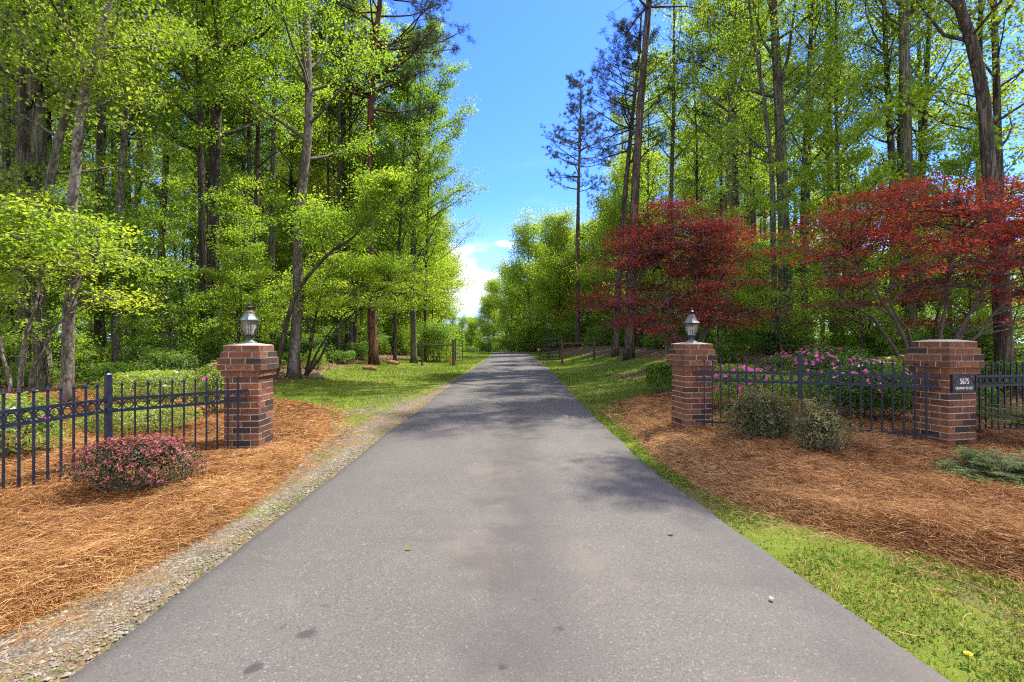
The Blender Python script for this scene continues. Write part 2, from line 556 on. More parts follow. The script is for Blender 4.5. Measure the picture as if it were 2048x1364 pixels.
def make_glass():
    m, n = newmat('lantern_glass')
    tr = n.node('ShaderNodeBsdfTransparent')
    tr.inputs[0].default_value = (0.86, 0.88, 0.86, 1)
    gl = n.node('ShaderNodeBsdfGlossy')
    gl.inputs['Roughness'].default_value = 0.06
    df = n.node('ShaderNodeBsdfTranslucent')
    df.inputs[0].default_value = (0.8, 0.82, 0.8, 1)
    a = n.node('ShaderNodeMixShader')
    n.put(a.inputs[0], n.maprange(n.noise(9, 5, 0.6, n.node('ShaderNodeTexCoord').outputs['Object']), 0.35, 0.7, 0.12, 0.5))
    n.link(tr.outputs[0], a.inputs[1])
    n.link(df.outputs[0], a.inputs[2])
    lw = n.node('ShaderNodeLayerWeight')
    lw.inputs[0].default_value = 0.35
    b = n.node('ShaderNodeMixShader')
    n.put(b.inputs[0], n.maprange(lw.outputs['Fresnel'], 0, 1, 0.06, 0.7))
    n.link(a.outputs[0], b.inputs[1])
    n.link(gl.outputs[0], b.inputs[2])
    finish(n, b.outputs[0])
    return m


M['glass'] = make_glass()


def make_brick():
    m, n = newmat('face_brick')
    g = n.node('ShaderNodeNewGeometry')
    tc = n.node('ShaderNodeTexCoord').outputs['Object']
    c = n.ramp(g.outputs['Random Per Island'], [(0.0, (0.026, 0.020, 0.017)), (0.22, (0.055, 0.034, 0.025)), (0.30, (0.100, 0.044, 0.024)), (0.48, (0.155, 0.056, 0.026)), (0.66, (0.210, 0.072, 0.030)), (0.82, (0.16, 0.078, 0.042)), (1.0, (0.25, 0.098, 0.042))])
    n1 = n.noise(28, 6, 0.65, tc, dist=0.6)
    n2 = n.noise(90, 5, 0.6, n.mapping(tc, (1, 1, 2.2)))
    c = n.mix(n.maprange(n1, 0.42, 0.66, 0, 0.75), c, (0.052, 0.030, 0.025))
    c = n.mix(n.maprange(n2, 0.55, 0.8, 0, 0.4), c, (0.30, 0.17, 0.13))
    h = n.math('ADD', n1, n.math('MULTIPLY', n2, 0.5))
    finish(n, princ(n, c, 0.85, n.bump(h, 0.9, 0.012), spec=0.25))
    return m


M['brick'] = make_brick()


def make_asphalt():
    m, n = newmat('asphalt')
    pos = n.node('ShaderNodeNewGeometry').outputs['Position']
    big = n.noise(0.45, 5, 0.6, pos)
    mid = n.noise(2.2, 6, 0.65, pos)
    fine = n.noise(110, 3, 0.6, pos)
    vo = n.voronoi(130, pos, 'F1', 'Color')
    vsep = n.node('ShaderNodeSeparateColor')
    n.link(vo, vsep.inputs[0])
    chips = n.maprange(vsep.outputs[0], 0.93, 0.995)
    dchips = n.maprange(vsep.outputs[1], 0.8, 0.95)
    c = n.mix(n.maprange(big, 0.3, 0.7), (0.063, 0.059, 0.053), (0.090, 0.084, 0.076))
    c = n.mix(n.maprange(mid, 0.35, 0.7, 0, 0.55), c, (0.067, 0.062, 0.056))
    c = n.mix(n.maprange(fine, 0.35, 0.7, 0, 0.7), c, (0.122, 0.114, 0.103))
    c = n.mix(n.math('MULTIPLY', chips, 0.4), c, (0.25, 0.235, 0.215))
    c = n.mix(n.math('MULTIPLY', dchips, 0.55), c, (0.045, 0.045, 0.048))
    # pinkish clay stains
    st = n.noise(0.9, 5, 0.62, n.mapping(pos, (1, 0.55, 1), (3.1, 5.2, 0)))
    c = n.mix(n.maprange(st, 0.52, 0.70, 0, 0.45), c, (0.150, 0.118, 0.094))
    st2 = n.noise(5.5, 5, 0.6, pos)
    c = n.mix(n.maprange(st2, 0.62, 0.75, 0, 0.35), c, (0.175, 0.135, 0.105))
    ln = n.noise(0.9, 6, 0.6, n.mapping(pos, (0.22, 1.9, 1), (2, 7, 0)))
    c = n.mix(n.maprange(ln, 0.5, 0.68, 0, 0.35), c, (0.064, 0.059, 0.055))
    # darker worn band down the middle and along both edges
    sp = n.node('ShaderNodeSeparateXYZ')
    n.link(pos, sp.inputs[0])
    xw = n.math('ADD', sp.outputs[0], n.math('MULTIPLY', n.math('SUBTRACT', mid, 0.5), 0.9))
    band = n.math('MULTIPLY', n.maprange(n.math('ABSOLUTE', n.math('ADD', xw, -0.05)), 0.5, 0.05), n.maprange(mid, 0.3, 0.6, 0.2, 0.6))
    c = n.mix(band, c, (0.050, 0.045, 0.042))
    edge = n.maprange(n.math('ABSOLUTE', n.math('ADD', xw, 0.12)), 1.25, 1.85, 0, 0.45)
    c = n.mix(edge, c, (0.056, 0.053, 0.050))
    # oil drops with places of their own
    wv = n.node('ShaderNodeVectorMath', operation='ADD')
    ncol = n.node('ShaderNodeTexNoise')
    ncol.inputs['Scale'].default_value = 14
    n.link(pos, ncol.inputs['Vector'])
    sc = n.node('ShaderNodeVectorMath', operation='SCALE')
    n.link(ncol.outputs['Color'], sc.inputs[0])
    sc.inputs['Scale'].default_value = 0.09
    n.link(pos, wv.inputs[0])
    n.link(sc.outputs[0], wv.inputs[1])
    for (px, py, r) in ((612, 1278, .055), (655, 1216, .04), (507, 1342, .045), (1120, 1270, .035), (1010, 1348, .03), (565, 1262, .028), (700, 1168, .025), (1065, 1210, .025)):
        Y = F_PX * CAMH / (py - CY)
        dn = n.node('ShaderNodeVectorMath', operation='DISTANCE')
        n.link(wv.outputs[0], dn.inputs[0])
        dn.inputs[1].default_value = (gx(px, Y) + 0.045, Y + 0.045, 0.045)
        c = n.mix(n.maprange(dn.outputs['Value'], r * 1.2, r * 0.55, 0, 0.75), c, (0.026, 0.027, 0.027))
    h = n.math('ADD', n.math('MULTIPLY', fine, 0.7), n.math('MULTIPLY', vsep.outputs[2], 0.5))
    finish(n, princ(n, c, 0.88, n.bump(h, 0.55, 0.006), spec=0.25))
    return m


M['asphalt'] = make_asphalt()


def make_ground():
    m, n = newmat('soil_and_lawn')
    pos = n.node('ShaderNodeNewGeometry').outputs['Position']
    at = n.node('ShaderNodeAttribute', attribute_name='tint')
    b = n.noise(0.8, 6, 0.62, pos)
    f = n.noise(9, 6, 0.7, pos)
    ff = n.noise(60, 4, 0.65, pos)
    lawn = n.ramp(n.math('ADD', n.math('MULTIPLY', f, 0.6), n.math('MULTIPLY', ff, 0.45)), [(0.25, (0.045, 0.075, 0.010)), (0.5, (0.105, 0.150, 0.016)), (0.8, (0.18, 0.19, 0.035))])
    dry = n.ramp(ff, [(0.25, (0.10, 0.075, 0.032)), (0.75, (0.29, 0.20, 0.09))])
    lawn = n.mix(n.maprange(n.math('ADD', n.math('MULTIPLY', b, 0.7), n.math('MULTIPLY', f, 0.3)), 0.50, 0.64, 0, 0.6), lawn, dry)
    duff = n.ramp(n.math('ADD', n.math('MULTIPLY', f, 0.5), n.math('MULTIPLY', ff, 0.5)), [(0.2, (0.040, 0.026, 0.014)), (0.5, (0.12, 0.078, 0.042)), (0.75, (0.24, 0.16, 0.095))])
    duff = n.mix(n.maprange(b, 0.5, 0.7, 0, 0.5), duff, (0.035, 0.060, 0.014))
    k = n.maprange(n.math('ADD', at.outputs['Fac'], n.math('MULTIPLY', n.math('SUBTRACT', f, 0.5), 0.7)), 0.35, 0.65)
    c = n.mix(k, duff, lawn)
    finish(n, princ(n, c, 0.95, n.bump(n.math('ADD', f, ff), 0.8, 0.03), spec=0.1))
    return m


M['ground'] = make_ground()


def make_bed(name, a, b, c3):
    m, n = newmat(name)
    pos = n.node('ShaderNodeNewGeometry').outputs['Position']
    v1 = n.noise(26, 7, 0.75, n.mapping(pos, (1, 0.35, 1)), dist=1.5)
    v2 = n.noise(26, 7, 0.75, n.mapping(pos, (0.35, 1, 1), (5, 3, 1)), dist=1.5)
    h = n.math('MULTIPLY', n.math('ADD', v1, v2), 0.5)
    c = n.ramp(h, [(0.30, a), (0.5, b), (0.68, c3)])
    finish(n, princ(n, c, 0.9, n.bump(h, 1.0, 0.04), spec=0.1))
    return m


M['bed_left'] = make_bed('straw_mat', (0.06, 0.02, 0.008), (0.22, 0.085, 0.026), (0.38, 0.18, 0.06))
M['bed_right'] = make_bed('red_straw_mat', (0.045, 0.016, 0.008), (0.165, 0.058, 0.022), (0.30, 0.125, 0.05))


def make_gravel():
    m, n = newmat('gravel_shoulder')
    pos = n.node('ShaderNodeNewGeometry').outputs['Position']
    vo = n.voronoi(38, pos, 'F1', 'Color')
    vs = n.node('ShaderNodeSeparateColor')
    n.link(vo, vs.inputs[0])
    vd = n.voronoi(38, pos, 'DISTANCE_TO_EDGE')
    c = n.ramp(vs.outputs[0], [(0.0, (0.08, 0.066, 0.05)), (0.5, (0.14, 0.12, 0.095)), (0.9, (0.23, 0.21, 0.18))])
    c = n.mix(n.maprange(vd, 0.08, 0.0, 0, 0.7), c, (0.075, 0.055, 0.038))
    b = n.noise(2.3, 6, 0.65, pos)
    fz = n.noise(50, 5, 0.7, pos)
    dirt = n.ramp(fz, [(0.3, (0.10, 0.066, 0.034)), (0.7, (0.22, 0.155, 0.085))])
    c = n.mix(n.maprange(b, 0.42, 0.58, 0.1, 0.9), c, dirt)
    grn = n.ramp(fz, [(0.3, (0.06, 0.09, 0.015)), (0.7, (0.17, 0.19, 0.045))])
    c = n.mix(n.maprange(n.noise(1.7, 6, 0.7, n.mapping(pos, (1, 1, 1), (9, 2, 0))), 0.53, 0.66, 0, 0.75), c, grn)
    h = n.math('ADD', n.math('MULTIPLY', vd, 1.5), fz)
    finish(n, princ(n, c, 0.95, n.bump(h, 0.8, 0.02), spec=0.1))
    return m


M['gravel'] = make_gravel()

# ------------------------------------------------------------------ setting: ground, road, beds


def road_c(y):
    return -0.0045 * np.clip(np.asarray(y, float) - 50, 0, 60) ** 2


def road_l(y):
    y = np.asarray(y, float)
    return np.interp(y, [-6, 1, 3, 7, 10, 21, 60, 200], [-2.1, -1.87, -1.89, -1.94, -1.97, -2.06, -2.1, -2.1]) + road_c(y)


def road_r(y):
    y = np.asarray(y, float)
    return np.interp(y, [-6, 1, 2.03, 3, 5, 6, 12, 29, 60, 200], [2.6, 2.0, 1.88, 1.79, 1.61, 1.58, 1.64, 1.98, 2.0, 2.0]) + road_c(y)


BED_L = np.array([(-2.6, 0.6), (-2.47, 2.3), (-2.36, 2.6), (-2.24, 3.1), (-2.16, 3.76), (-2.28, 4.72), (-2.45, 5.6), (-2.66, 6.5), (-2.78, 7.3), (-3.15, 8.5), (-3.6, 9.5), (-4.3, 10.5), (-5.1, 11.1), (-6.4, 11.5), (-8.2, 10.7), (-10.5, 9.5), (-10.5, 0.6)])
BED_R = np.array([(3.5, 0.8), (3.25, 2.2), (2.94, 2.78), (2.59, 3.2), (2.22, 3.76), (1.84, 4.5), (1.76, 5.3), (1.76, 6.2), (1.86, 7.6), (2.06, 9.2), (2.45, 10.6), (3.2, 11.4), (4.6, 11.5), (7, 11.3), (11, 10), (11, 0.8)])


def poly_in(P, poly):
    x, y = P[:, 0], P[:, 1]
    ins = np.zeros(len(P), bool)
    n = len(poly)
    for i in range(n):
        x0, y0 = poly[i]
        x1, y1 = poly[(i + 1) % n]
        c = ((y0 > y) != (y1 > y)) & (x < (x1 - x0) * (y - y0) / (y1 - y0 + 1e-12) + x0)
        ins ^= c
    return ins


def poly_dist(P, poly):
    d = np.full(len(P), 1e9)
    n = len(poly)
    for i in range(n):
        a = poly[i]
        b = poly[(i + 1) % n]
        ab = b - a
        t = np.clip(((P[:, :2] - a) @ ab) / (ab @ ab), 0, 1)
        d = np.minimum(d, np.linalg.norm(P[:, :2] - (a + t[:, None] * ab), axis=1))
    return d


def smooth_poly(p, k=2):
    p = np.asarray(p, float)
    for _ in range(k):
        q = np.roll(p, -1, 0)
        p = np.stack([0.75 * p + 0.25 * q, 0.25 * p + 0.75 * q], 1).reshape(-1, 2)
    return p


BED_L = smooth_poly(BED_L)
BED_R = smooth_poly(BED_R)


def bed_z(x, y, d):
    lip = 0.125 * ss(-0.02, 0.26, d) - 0.02
    lump = 0.036 * wob(x, y, 3.2, 2) + 0.030 * wob(x, y, 9.0, 3)
    dip = sum(0.065 * np.exp(-((x - a) ** 2 + (y - b_) ** 2) / 0.45 ** 2) for a, b_ in ((-3.46, 6.3), (2.76, 7.45), (5.54, 6.21)))
    return H(x, y) + lip - dip + lump * ss(0.0, 0.3, d)


def sheet(name, xs, ys, zf, mat, tintf=None, kind='structure'):
    X, Y = np.meshgrid(xs, ys)
    Z = zf(X, Y)
    nx, ny = len(xs), len(ys)
    i = (np.arange(ny - 1)[:, None] * nx + np.arange(nx - 1)[None]).ravel()
    b = MB()
    b.add(np.stack([X, Y, Z], -1).reshape(-1, 3), np.stack([i, i + 1, i + nx + 1, i + nx], -1), tint=(tintf(X, Y).ravel() if tintf else 0.5))
    o = b.build(name, mat, smooth=True, tint=tintf is not None)
    return tag(o, kind=kind)


def lawn_mask(X, Y):
    xl = np.interp(Y, [0, 9, 12, 16, 24, 30, 42, 60, 70], [-4, -4, -6.2, -7.0, -7.6, -7.2, -7.5, -6.5, -9])
    xr = np.interp(Y, [0, 9, 12, 16, 20, 28, 34, 45, 60, 70], [4, 4.2, 6.0, 6.6, 6.6, 6.0, 5.4, 4.4, 3.6, 2.5])
    n = 0.5 * wob(X, Y, 0.8, 1)
    m = ss(-0.6, 0.6, X - xl + n) * ss(0.6, -0.6, X - xr + n * 0.8)
    # bare straw coloured patches on the right bank
    m = m - 0.6 * ss(1.5, 0.3, np.hypot((X - 4.3) / 1.0, (Y - 17.5) / 1.6))
    ev = X - road_r(Y)
    m = m * (1 - 0.55 * ss(1.3, 0.9, np.abs(ev)) * (ev > -0.2) * ss(9, 7, Y) * ss(-0.35, 0.25, wob(X, Y, 2.4, 2)))
    return m * ss(72, 66, Y)


def nonuni(a):
    return np.unique(np.round(np.concatenate(a), 4))


gxs = nonuni([np.linspace(-900, -120, 14), np.linspace(-120, -30, 31), np.linspace(-30, -11, 39), np.linspace(-11, 11, 177), np.linspace(11, 30, 39), np.linspace(30, 120, 31), np.linspace(120, 900, 14)])
gys = nonuni([np.linspace(-60, -2, 20), np.linspace(-2, 16, 145), np.linspace(16, 40, 97), np.linspace(40, 80, 81), np.linspace(80, 200, 41), np.linspace(200, 1500, 18)])


def ground_z(X, Y):
    z = H(X, Y) - 0.012
    inr = ss(0.02, 0.14, np.minimum(X - road_l(Y), road_r(Y) - X))
    return z - 0.06 * inr


sheet('ground', gxs, gys, ground_z, M['ground'], lawn_mask)

# road: a sheet following both edges, faintly crowned, with a rounded ragged edge
ry = nonuni([np.linspace(-6, 20, 209), np.linspace(20, 110, 181)])
tt = np.array([0, 0.008, 0.03, 0.1, 0.2, 0.35, 0.5, 0.65, 0.8, 0.9, 0.97, 0.992, 1.0])
cz = np.array([-0.045, 0.004, 0.012, 0.016, 0.02, 0.026, 0.028, 0.026, 0.02, 0.016, 0.012, 0.004, -0.045])
b = MB()
eL = road_l(ry) + 0.028 * wob(0 * ry, ry, 5.0, 1) + 0.03 * wob(0 * ry, ry, 1.3, 2)
eR = road_r(ry) + 0.028 * wob(0 * ry + 3, ry, 5.0, 3) + 0.03 * wob(0 * ry, ry, 1.3, 0)
X = eL[:, None] + (eR - eL)[:, None] * tt[None]
Yg = np.repeat(ry[:, None], len(tt), 1)
Z = H(np.clip(X, -1.8, 1.8), Yg) + cz[None]
nx = len(tt)
i = (np.arange(len(ry) - 1)[:, None] * nx + np.arange(nx - 1)[None]).ravel()
b.add(np.stack([X, Yg, Z], -1).reshape(-1, 3), np.stack([i, i + 1, i + nx + 1, i + nx], -1))
tag(b.build('driveway', M['asphalt'], smooth=True), kind='structure')

# gravel shoulder on the left side between straw bed and road
gy = np.linspace(-1, 20, 169)
gt = np.linspace(0, 1, 15)
gl = np.interp(gy, [-1, 4, 7, 9, 13, 20], [-2.9, -2.6, -2.75, -2.7, -2.35, -2.15])
gr = road_l(gy) + 0.06
X = gl[:, None] + (gr - gl)[:, None] * gt[None] + 0.06 * wob(0 * gy, gy, 4, 2)[:, None] * (1 - gt[None])
Yg = np.repeat(gy[:, None], len(gt), 1)
Z = H(X, Yg) - 0.004 + 0.012 * np.sin(gt * pi)[None] + 0.006 * wob(X, Yg, 9, 1)
Z[:, 0] -= 0.03
Z[:, -1] -= 0.02
b = MB()
nx = len(gt)
i = (np.arange(len(gy) - 1)[:, None] * nx + np.arange(nx - 1)[None]).ravel()
b.add(np.stack([X, Yg, Z], -1).reshape(-1, 3), np.stack([i, i + 1, i + nx + 1, i + nx], -1))
tag(b.build('gravel_shoulder', M['gravel'], smooth=True), kind='structure')


def straw_bed(name, poly, mat, nmat, seed, ncount):
    rng = np.random.default_rng(seed)
    x0, y0 = poly.min(0)
    x1, y1 = poly.max(0)
    st = 0.06
    xs = np.arange(x0 - st, x1 + st, st)
    ys = np.arange(y0 - st, y1 + st, st)
    X, Y = np.meshgrid(xs, ys)
    P = np.stack([X.ravel(), Y.ravel()], 1)
    ins = poly_in(P, poly)
    d = poly_dist(P, poly)
    sdv = np.where(ins, d, -d)
    keep = sdv > -0.09
    Z = bed_z(P[:, 0], P[:, 1], sdv) - 0.015
    nx = len(xs)
    i = (np.arange(len(ys) - 1)[:, None] * nx + np.arange(nx - 1)[None]).ravel()
    Q = np.stack([i, i + 1, i + nx + 1, i + nx], -1)
    Q = Q[keep[Q].all(1)]
    used = np.unique(Q)
    remap = np.zeros(len(P), int)
    remap[used] = np.arange(len(used))
    b = MB()
    b.add(np.column_stack([P, Z])[used], remap[Q])
    tag(b.build(name, mat, smooth=True), kind='structure')
    # needles: curved ribbons, denser near the viewer
    cand = rng.uniform((x0, max(y0, 1.2)), (x1, y1), (ncount * 5, 2))
    dist = np.hypot(cand[:, 0], cand[:, 1])
    vis = np.abs(cand[:, 0]) < cand[:, 1] * 1.15 + 0.4
    keep = poly_in(cand, poly + 0) & vis & (rng.random(len(cand)) < np.clip((4.5 / dist) ** 1.1, 0.1, 1))
    C = cand[keep][:ncount]
    # extra fringe spilling over the lip
    d = poly_dist(C, poly)
    edge = d < 0.45
    E = C[edge & (np.arange(len(C)) % 2 == 0)]
    C = np.vstack([C, E + rng.normal(0, 0.05, E.shape)])
    st_ = cand[(~poly_in(cand, poly)) & (np.abs(cand[:, 0]) < 4.2)]
    ds = poly_dist(st_, poly)
    st_ = st_[rng.random(len(st_)) < 0.22 * np.exp(-ds / 0.16)]
    C = np.vstack([C, st_])
    ins = poly_in(C, poly)
    d = np.where(ins, poly_dist(C, poly), -poly_dist(C, poly))
    far = np.clip(np.hypot(C[:, 0], C[:, 1]) / 4.5, 1, 2.6)
    n = len(C)
    ang = rng.normal(0, 1.0, n) + 2.2 * wob(C[:, 0], C[:, 1], 1.4, 4) + rng.integers(0, 2, n) * pi
    L = rng.uniform(0.07, 0.2, n)
    w = 0.00105 * far * rng.uniform(0.8, 1.3, n)
    el = rng.normal(0.08, 0.24, n)
    zb = np.where(d < -0.08, H(C[:, 0], C[:, 1]) + 0.02, bed_z(C[:, 0], C[:, 1], d))
    base = np.column_stack([C, zb + rng.uniform(-0.012, 0.032, n) * np.where(d < -0.08, 0.3, 1)])
    dirv = np.column_stack([np.cos(ang) * np.cos(el), np.sin(ang) * np.cos(el), np.sin(el)])
    side = np.column_stack([-np.sin(ang), np.cos(ang), rng.normal(0, 0.5, n)])
    side /= np.linalg.norm(side, axis=1, keepdims=True)
    bend = rng.normal(0, 0.55, (n, 1)) * side + np.array([[0, 0, 1]]) * rng.normal(-0.10, 0.12, (n, 1))
    rows = []
    for k, (t, ww) in enumerate(((-0.5, 0.7), (-0.17, 1), (0.17, 1), (0.5, 0.3))):
        p = base + dirv * (L * t)[:, None] + bend * (L * (4 * t * t - 0.3))[:, None] * 0.4
        s_ = np.cross(dirv, np.array([0, 0, 1.0])) * 0.8 + np.array([0, 0, 0.6])
        s_ /= np.linalg.norm(s_, axis=1, keepdims=True)
        rows += [p - s_ * (w * ww)[:, None], p + s_ * (w * ww)[:, None]]
    V = np.stack(rows, 1)
    bb = np.arange(n)[:, None] * 8
    Q = np.concatenate([np.stack([bb + 2 * k, bb + 2 * k + 1, bb + 2 * k + 3, bb + 2 * k + 2], -1) for k in range(3)], 1).reshape(-1, 4)
    tint = np.clip(rng.beta(2.2, 2.0, n) + 0.18 * wob(C[:, 0], C[:, 1], 2.6, 1), 0, 1)
    b = MB()
    b.add(V.reshape(-1, 3), Q, tint=np.repeat(tint, 8))
    return tag(b.build('pine_straw', nmat, tint=True), kind='stuff')


straw_bed('straw_bed', BED_L, M['bed_left'], M['straw'], 11, 170000)
straw_bed('straw_bed', BED_R, M['bed_right'], M['straw_red'], 12, 170000)


def in_bed(P):
    return poly_in(P, BED_L) | poly_in(P, BED_R)


def blades(name, P, hgt, wid, tint, mat, rng, lean=0.5):
    n = len(P)
    a = rng.uniform(0, 2 * pi, n)
    sd_ = np.column_stack([np.cos(a), np.sin(a), 0 * a]) * (wid / 2)[:, None]
    ln = rng.normal(0, lean, (n, 2)) * hgt[:, None]
    top = P + np.column_stack([ln, hgt])
    mid = P + np.column_stack([ln * 0.3, hgt * 0.6])
    V = np.stack([P - sd_, P + sd_, mid + sd_ * 0.8, mid - sd_ * 0.8, top], 1).reshape(-1, 3)
    bb = np.arange(n)[:, None] * 5
    b = MB()
    b.add(V, (bb + np.array([[0, 1, 2, 3]])), (bb + np.array([[3, 2, 4]])), tint=np.repeat(np.clip(tint, 0, 1), 5))
    return tag(b.build(name, mat, tint=True), kind='stuff')


def leafquads(b, P, size, rng, up=0.8, aspect=0.55, fold=0.12, tint=0.5, N=None, m=0):
    n = len(P)
    size = np.broadcast_to(size, (n,))[:, None]
    if N is None:
        N = rng.normal(0, 1, (n, 3)) + np.array([0, 0, up])
    else:
        N = N + rng.normal(0, 0.55, (n, 3)) + np.array([0, 0, up])
    N /= np.linalg.norm(N, axis=1, keepdims=True) + 1e-9
    T = np.cross(N, rng.normal(0, 1, (n, 3)))
    T /= np.linalg.norm(T, axis=1, keepdims=True) + 1e-9
    B = np.cross(N, T)
    V = np.stack([P - T * size * 0.5, P - B * size * aspect * 0.5 + N * fold * size, P + T * size * 0.5, P + B * size * aspect * 0.5 + N * fold * size], 1).reshape(-1, 3)
    q = np.arange(n)[:, None] * 4 + np.arange(4)[None]
    tint = np.broadcast_to(tint, (n,))
    b.add(V, q, tint=np.repeat(np.clip(tint, 0, 1), 4), m=m)


def grow_grass():
    rng = np.random.default_rng(21)
    # verge on the right, between road and straw
    P = rng.uniform((1.5, 1.2), (3.6, 12), (120000, 2))
    e = P[:, 0] - road_r(P[:, 1])
    patch = 0.5 + 0.5 * wob(P[:, 0], P[:, 1], 3.0, 1)
    k = (e > -0.05) & ~in_bed(P) & (rng.random(len(P)) < (0.10 + 0.90 * ss(-0.25, 0.20, wob(P[:, 0], P[:, 1], 2.4, 1)) * ss(-0.5, 0.0, wob(P[:, 0], P[:, 1], 5.5, 3))) * np.clip(5 / P[:, 1], 0.3, 1))
    P = P[k][:26000]
    e = e[k][:26000]
    h = rng.uniform(0.012, 0.045, len(P)) * (0.8 + 0.5 * (0.5 + 0.5 * wob(P[:, 0], P[:, 1], 2.2, 2)))
    z = H(P[:, 0], P[:, 1]) - 0.012
    tint = rng.beta(2, 2, len(P)) * 0.7 + np.where(rng.random(len(P)) < 0.2 + 0.3 * (wob(P[:, 0], P[:, 1], 2.6, 4) > 0.25), 0.5, 0) - 0.16 + 0.25 * wob(P[:, 0], P[:, 1], 1.8, 0)
    blades('verge_grass', np.column_stack([P, z]), h, rng.uniform(0.003, 0.007, len(P)) * np.clip(P[:, 1] / 4, 1, 2), tint, M['grass'], rng, 0.7)
    # broad clover leaves and weeds in the verge
    Q = P[rng.random(len(P)) < 0.12]
    b = MB()
    leafquads(b, np.column_stack([Q, H(Q[:, 0], Q[:, 1]) + rng.uniform(0.0, 0.025, len(Q))]), rng.uniform(0.014, 0.032, len(Q)), rng, up=2.5, aspect=0.85, tint=rng.uniform(0.25, 0.75, len(Q)))
    tag(b.build('clover', M['grass'], tint=True), kind='stuff')
    # lawns on both sides
    P = rng.uniform((-8, 7), (7, 62), (400000, 2))
    y = P[:, 1]
    e = np.minimum(road_l(y) - P[:, 0], 99)
    e = np.where(P[:, 0] > 0, P[:, 0] - road_r(y), e)
    lm = lawn_mask(P[:, 0], y)
    gz = np.where(P[:, 0] < 0, np.interp(y, [7, 9, 13, 20], [1.1, 1.0, 0.6, 0.1]), 0.0)
    prob = np.clip((15 / y) ** 1.5, 0.1, 1) * np.where(e < gz, 0.25, 1) * (0.55 + 0.45 * wob(P[:, 0], y, 1.1, 3))
    k = (e > 0.0) & ~in_bed(P) & (lm > rng.uniform(0.2, 0.9, len(P))) & (rng.random(len(P)) < prob)
    P = P[k]
    y = P[:, 1]
    n = len(P)
    e = e[k]
    f = np.clip(y / 8, 1, 4.5)
    near = e < gz[k]
    tint = rng.beta(2.2, 2, n) * 0.6 + 0.12 + 0.16 * wob(P[:, 0], y, 0.9, 2) + np.where(near, 0.35, 0) + np.where(rng.random(n) < 0.06, 0.3, 0)
    blades('lawn_grass', np.column_stack([P, H(P[:, 0], y) - 0.012]), rng.uniform(0.018, 0.05, n) * np.sqrt(f), rng.uniform(0.005, 0.010, n) * f, tint, M['grass'], rng, 0.8)
    # tufts and dry wisps on the gravel shoulder
    P = rng.uniform((-3.3, 1.2), (-1.8, 14), (60000, 2))
    e = road_l(P[:, 1]) - P[:, 0]
    pt = wob(P[:, 0], P[:, 1], 4.5, 4)
    k = (e > -0.03) & ~poly_in(P, BED_L) & (rng.random(len(P)) < np.clip(0.30 + 0.55 * (pt > 0.35) + 0.35 * (e < 0.12), 0, 1) * np.clip(4 / P[:, 1], 0.25, 1))
    P = P[k][:16000]
    n = len(P)
    blades('shoulder_grass', np.column_stack([P, H(P[:, 0], P[:, 1]) - 0.004]), rng.uniform(0.008, 0.035, n), rng.uniform(0.003, 0.006, n), rng.beta(2, 2, n) * 0.7 + np.where(rng.random(n) < 0.5, 0.45, 0.05), M['grass'], rng, 1.0)


grow_grass()


def chips():
    rng = np.random.default_rng(31)
    P = rng.uniform((-3.4, 1.3), (-1.75, 13), (40000, 2))
    e = road_l(P[:, 1]) - P[:, 0]
    pt = wob(P[:, 0], P[:, 1], 2.4, 0)
    k = (e > 0.0) & ~poly_in(P, BED_L) & (rng.random(len(P)) < (0.25 + 0.75 * (pt > 0.1)))
    P = P[k][:13000]
    n = len(P)
    r = np.minimum(rng.gamma(2.0, 0.0026, n) + 0.003, 0.018)
    O = np.array([[1, 0, 0], [0, 1, 0], [-1, 0, 0], [0, -1, 0], [0, 0, 1], [0, 0, -1]], float)
    T = np.array([[0, 1, 4], [1, 2, 4], [2, 3, 4], [3, 0, 4], [1, 0, 5], [2, 1, 5], [3, 2, 5], [0, 3, 5]])
    V = O[None] * rng.uniform(0.55, 1.25, (n, 6, 1)) * r[:, None, None]
    a = rng.uniform(0, 2 * pi, n)
    c, s_ = np.cos(a)[:, None], np.sin(a)[:, None]
    x = V[..., 0] * c - V[..., 1] * s_
    y = (V[..., 0] * s_ + V[..., 1] * c)
    V = np.stack([x, y * 0.8, V[..., 2] * 0.55], -1) + np.column_stack([P, H(P[:, 0], P[:, 1]) + 0.008])[:, None]
    b = MB()
    b.add(V.reshape(-1, 3), None, (np.arange(n)[:, None, None] * 6 + T[None]).reshape(-1, 3))
    tag(b.build('gravel', M['stonechip']), kind='stuff')


chips()


def litter():
    rng = np.random.default_rng(41)
    P = rng.uniform((-26, 9), (24, 50), (90000, 2))
    lm = lawn_mask(P[:, 0], P[:, 1])
    e = np.where(P[:, 0] > 0, P[:, 0] - road_r(P[:, 1]), road_l(P[:, 1]) - P[:, 0])
    d = np.hypot(P[:, 0], P[:, 1])
    k = ~in_bed(P) & (e > 0.3) & (rng.random(len(P)) < np.clip((1 - lm) * 0.9 + 0.012, 0, 1) * np.clip((14 / d) ** 1.3, 0.1, 1))
    P = P[k][:26000]
    n = len(P)
    b = MB()
    leafquads(b, np.column_stack([P, H(P[:, 0], P[:, 1]) + rng.uniform(0, 0.03, n)]), rng.uniform(0.05, 0.13, n), rng, up=1.8, aspect=0.6, fold=0.2, tint=rng.beta(2, 2, n))
    tag(b.build('leaf_litter', M['litter'], tint=True), kind='stuff')


litter()

# ------------------------------------------------------------------ brick pillars


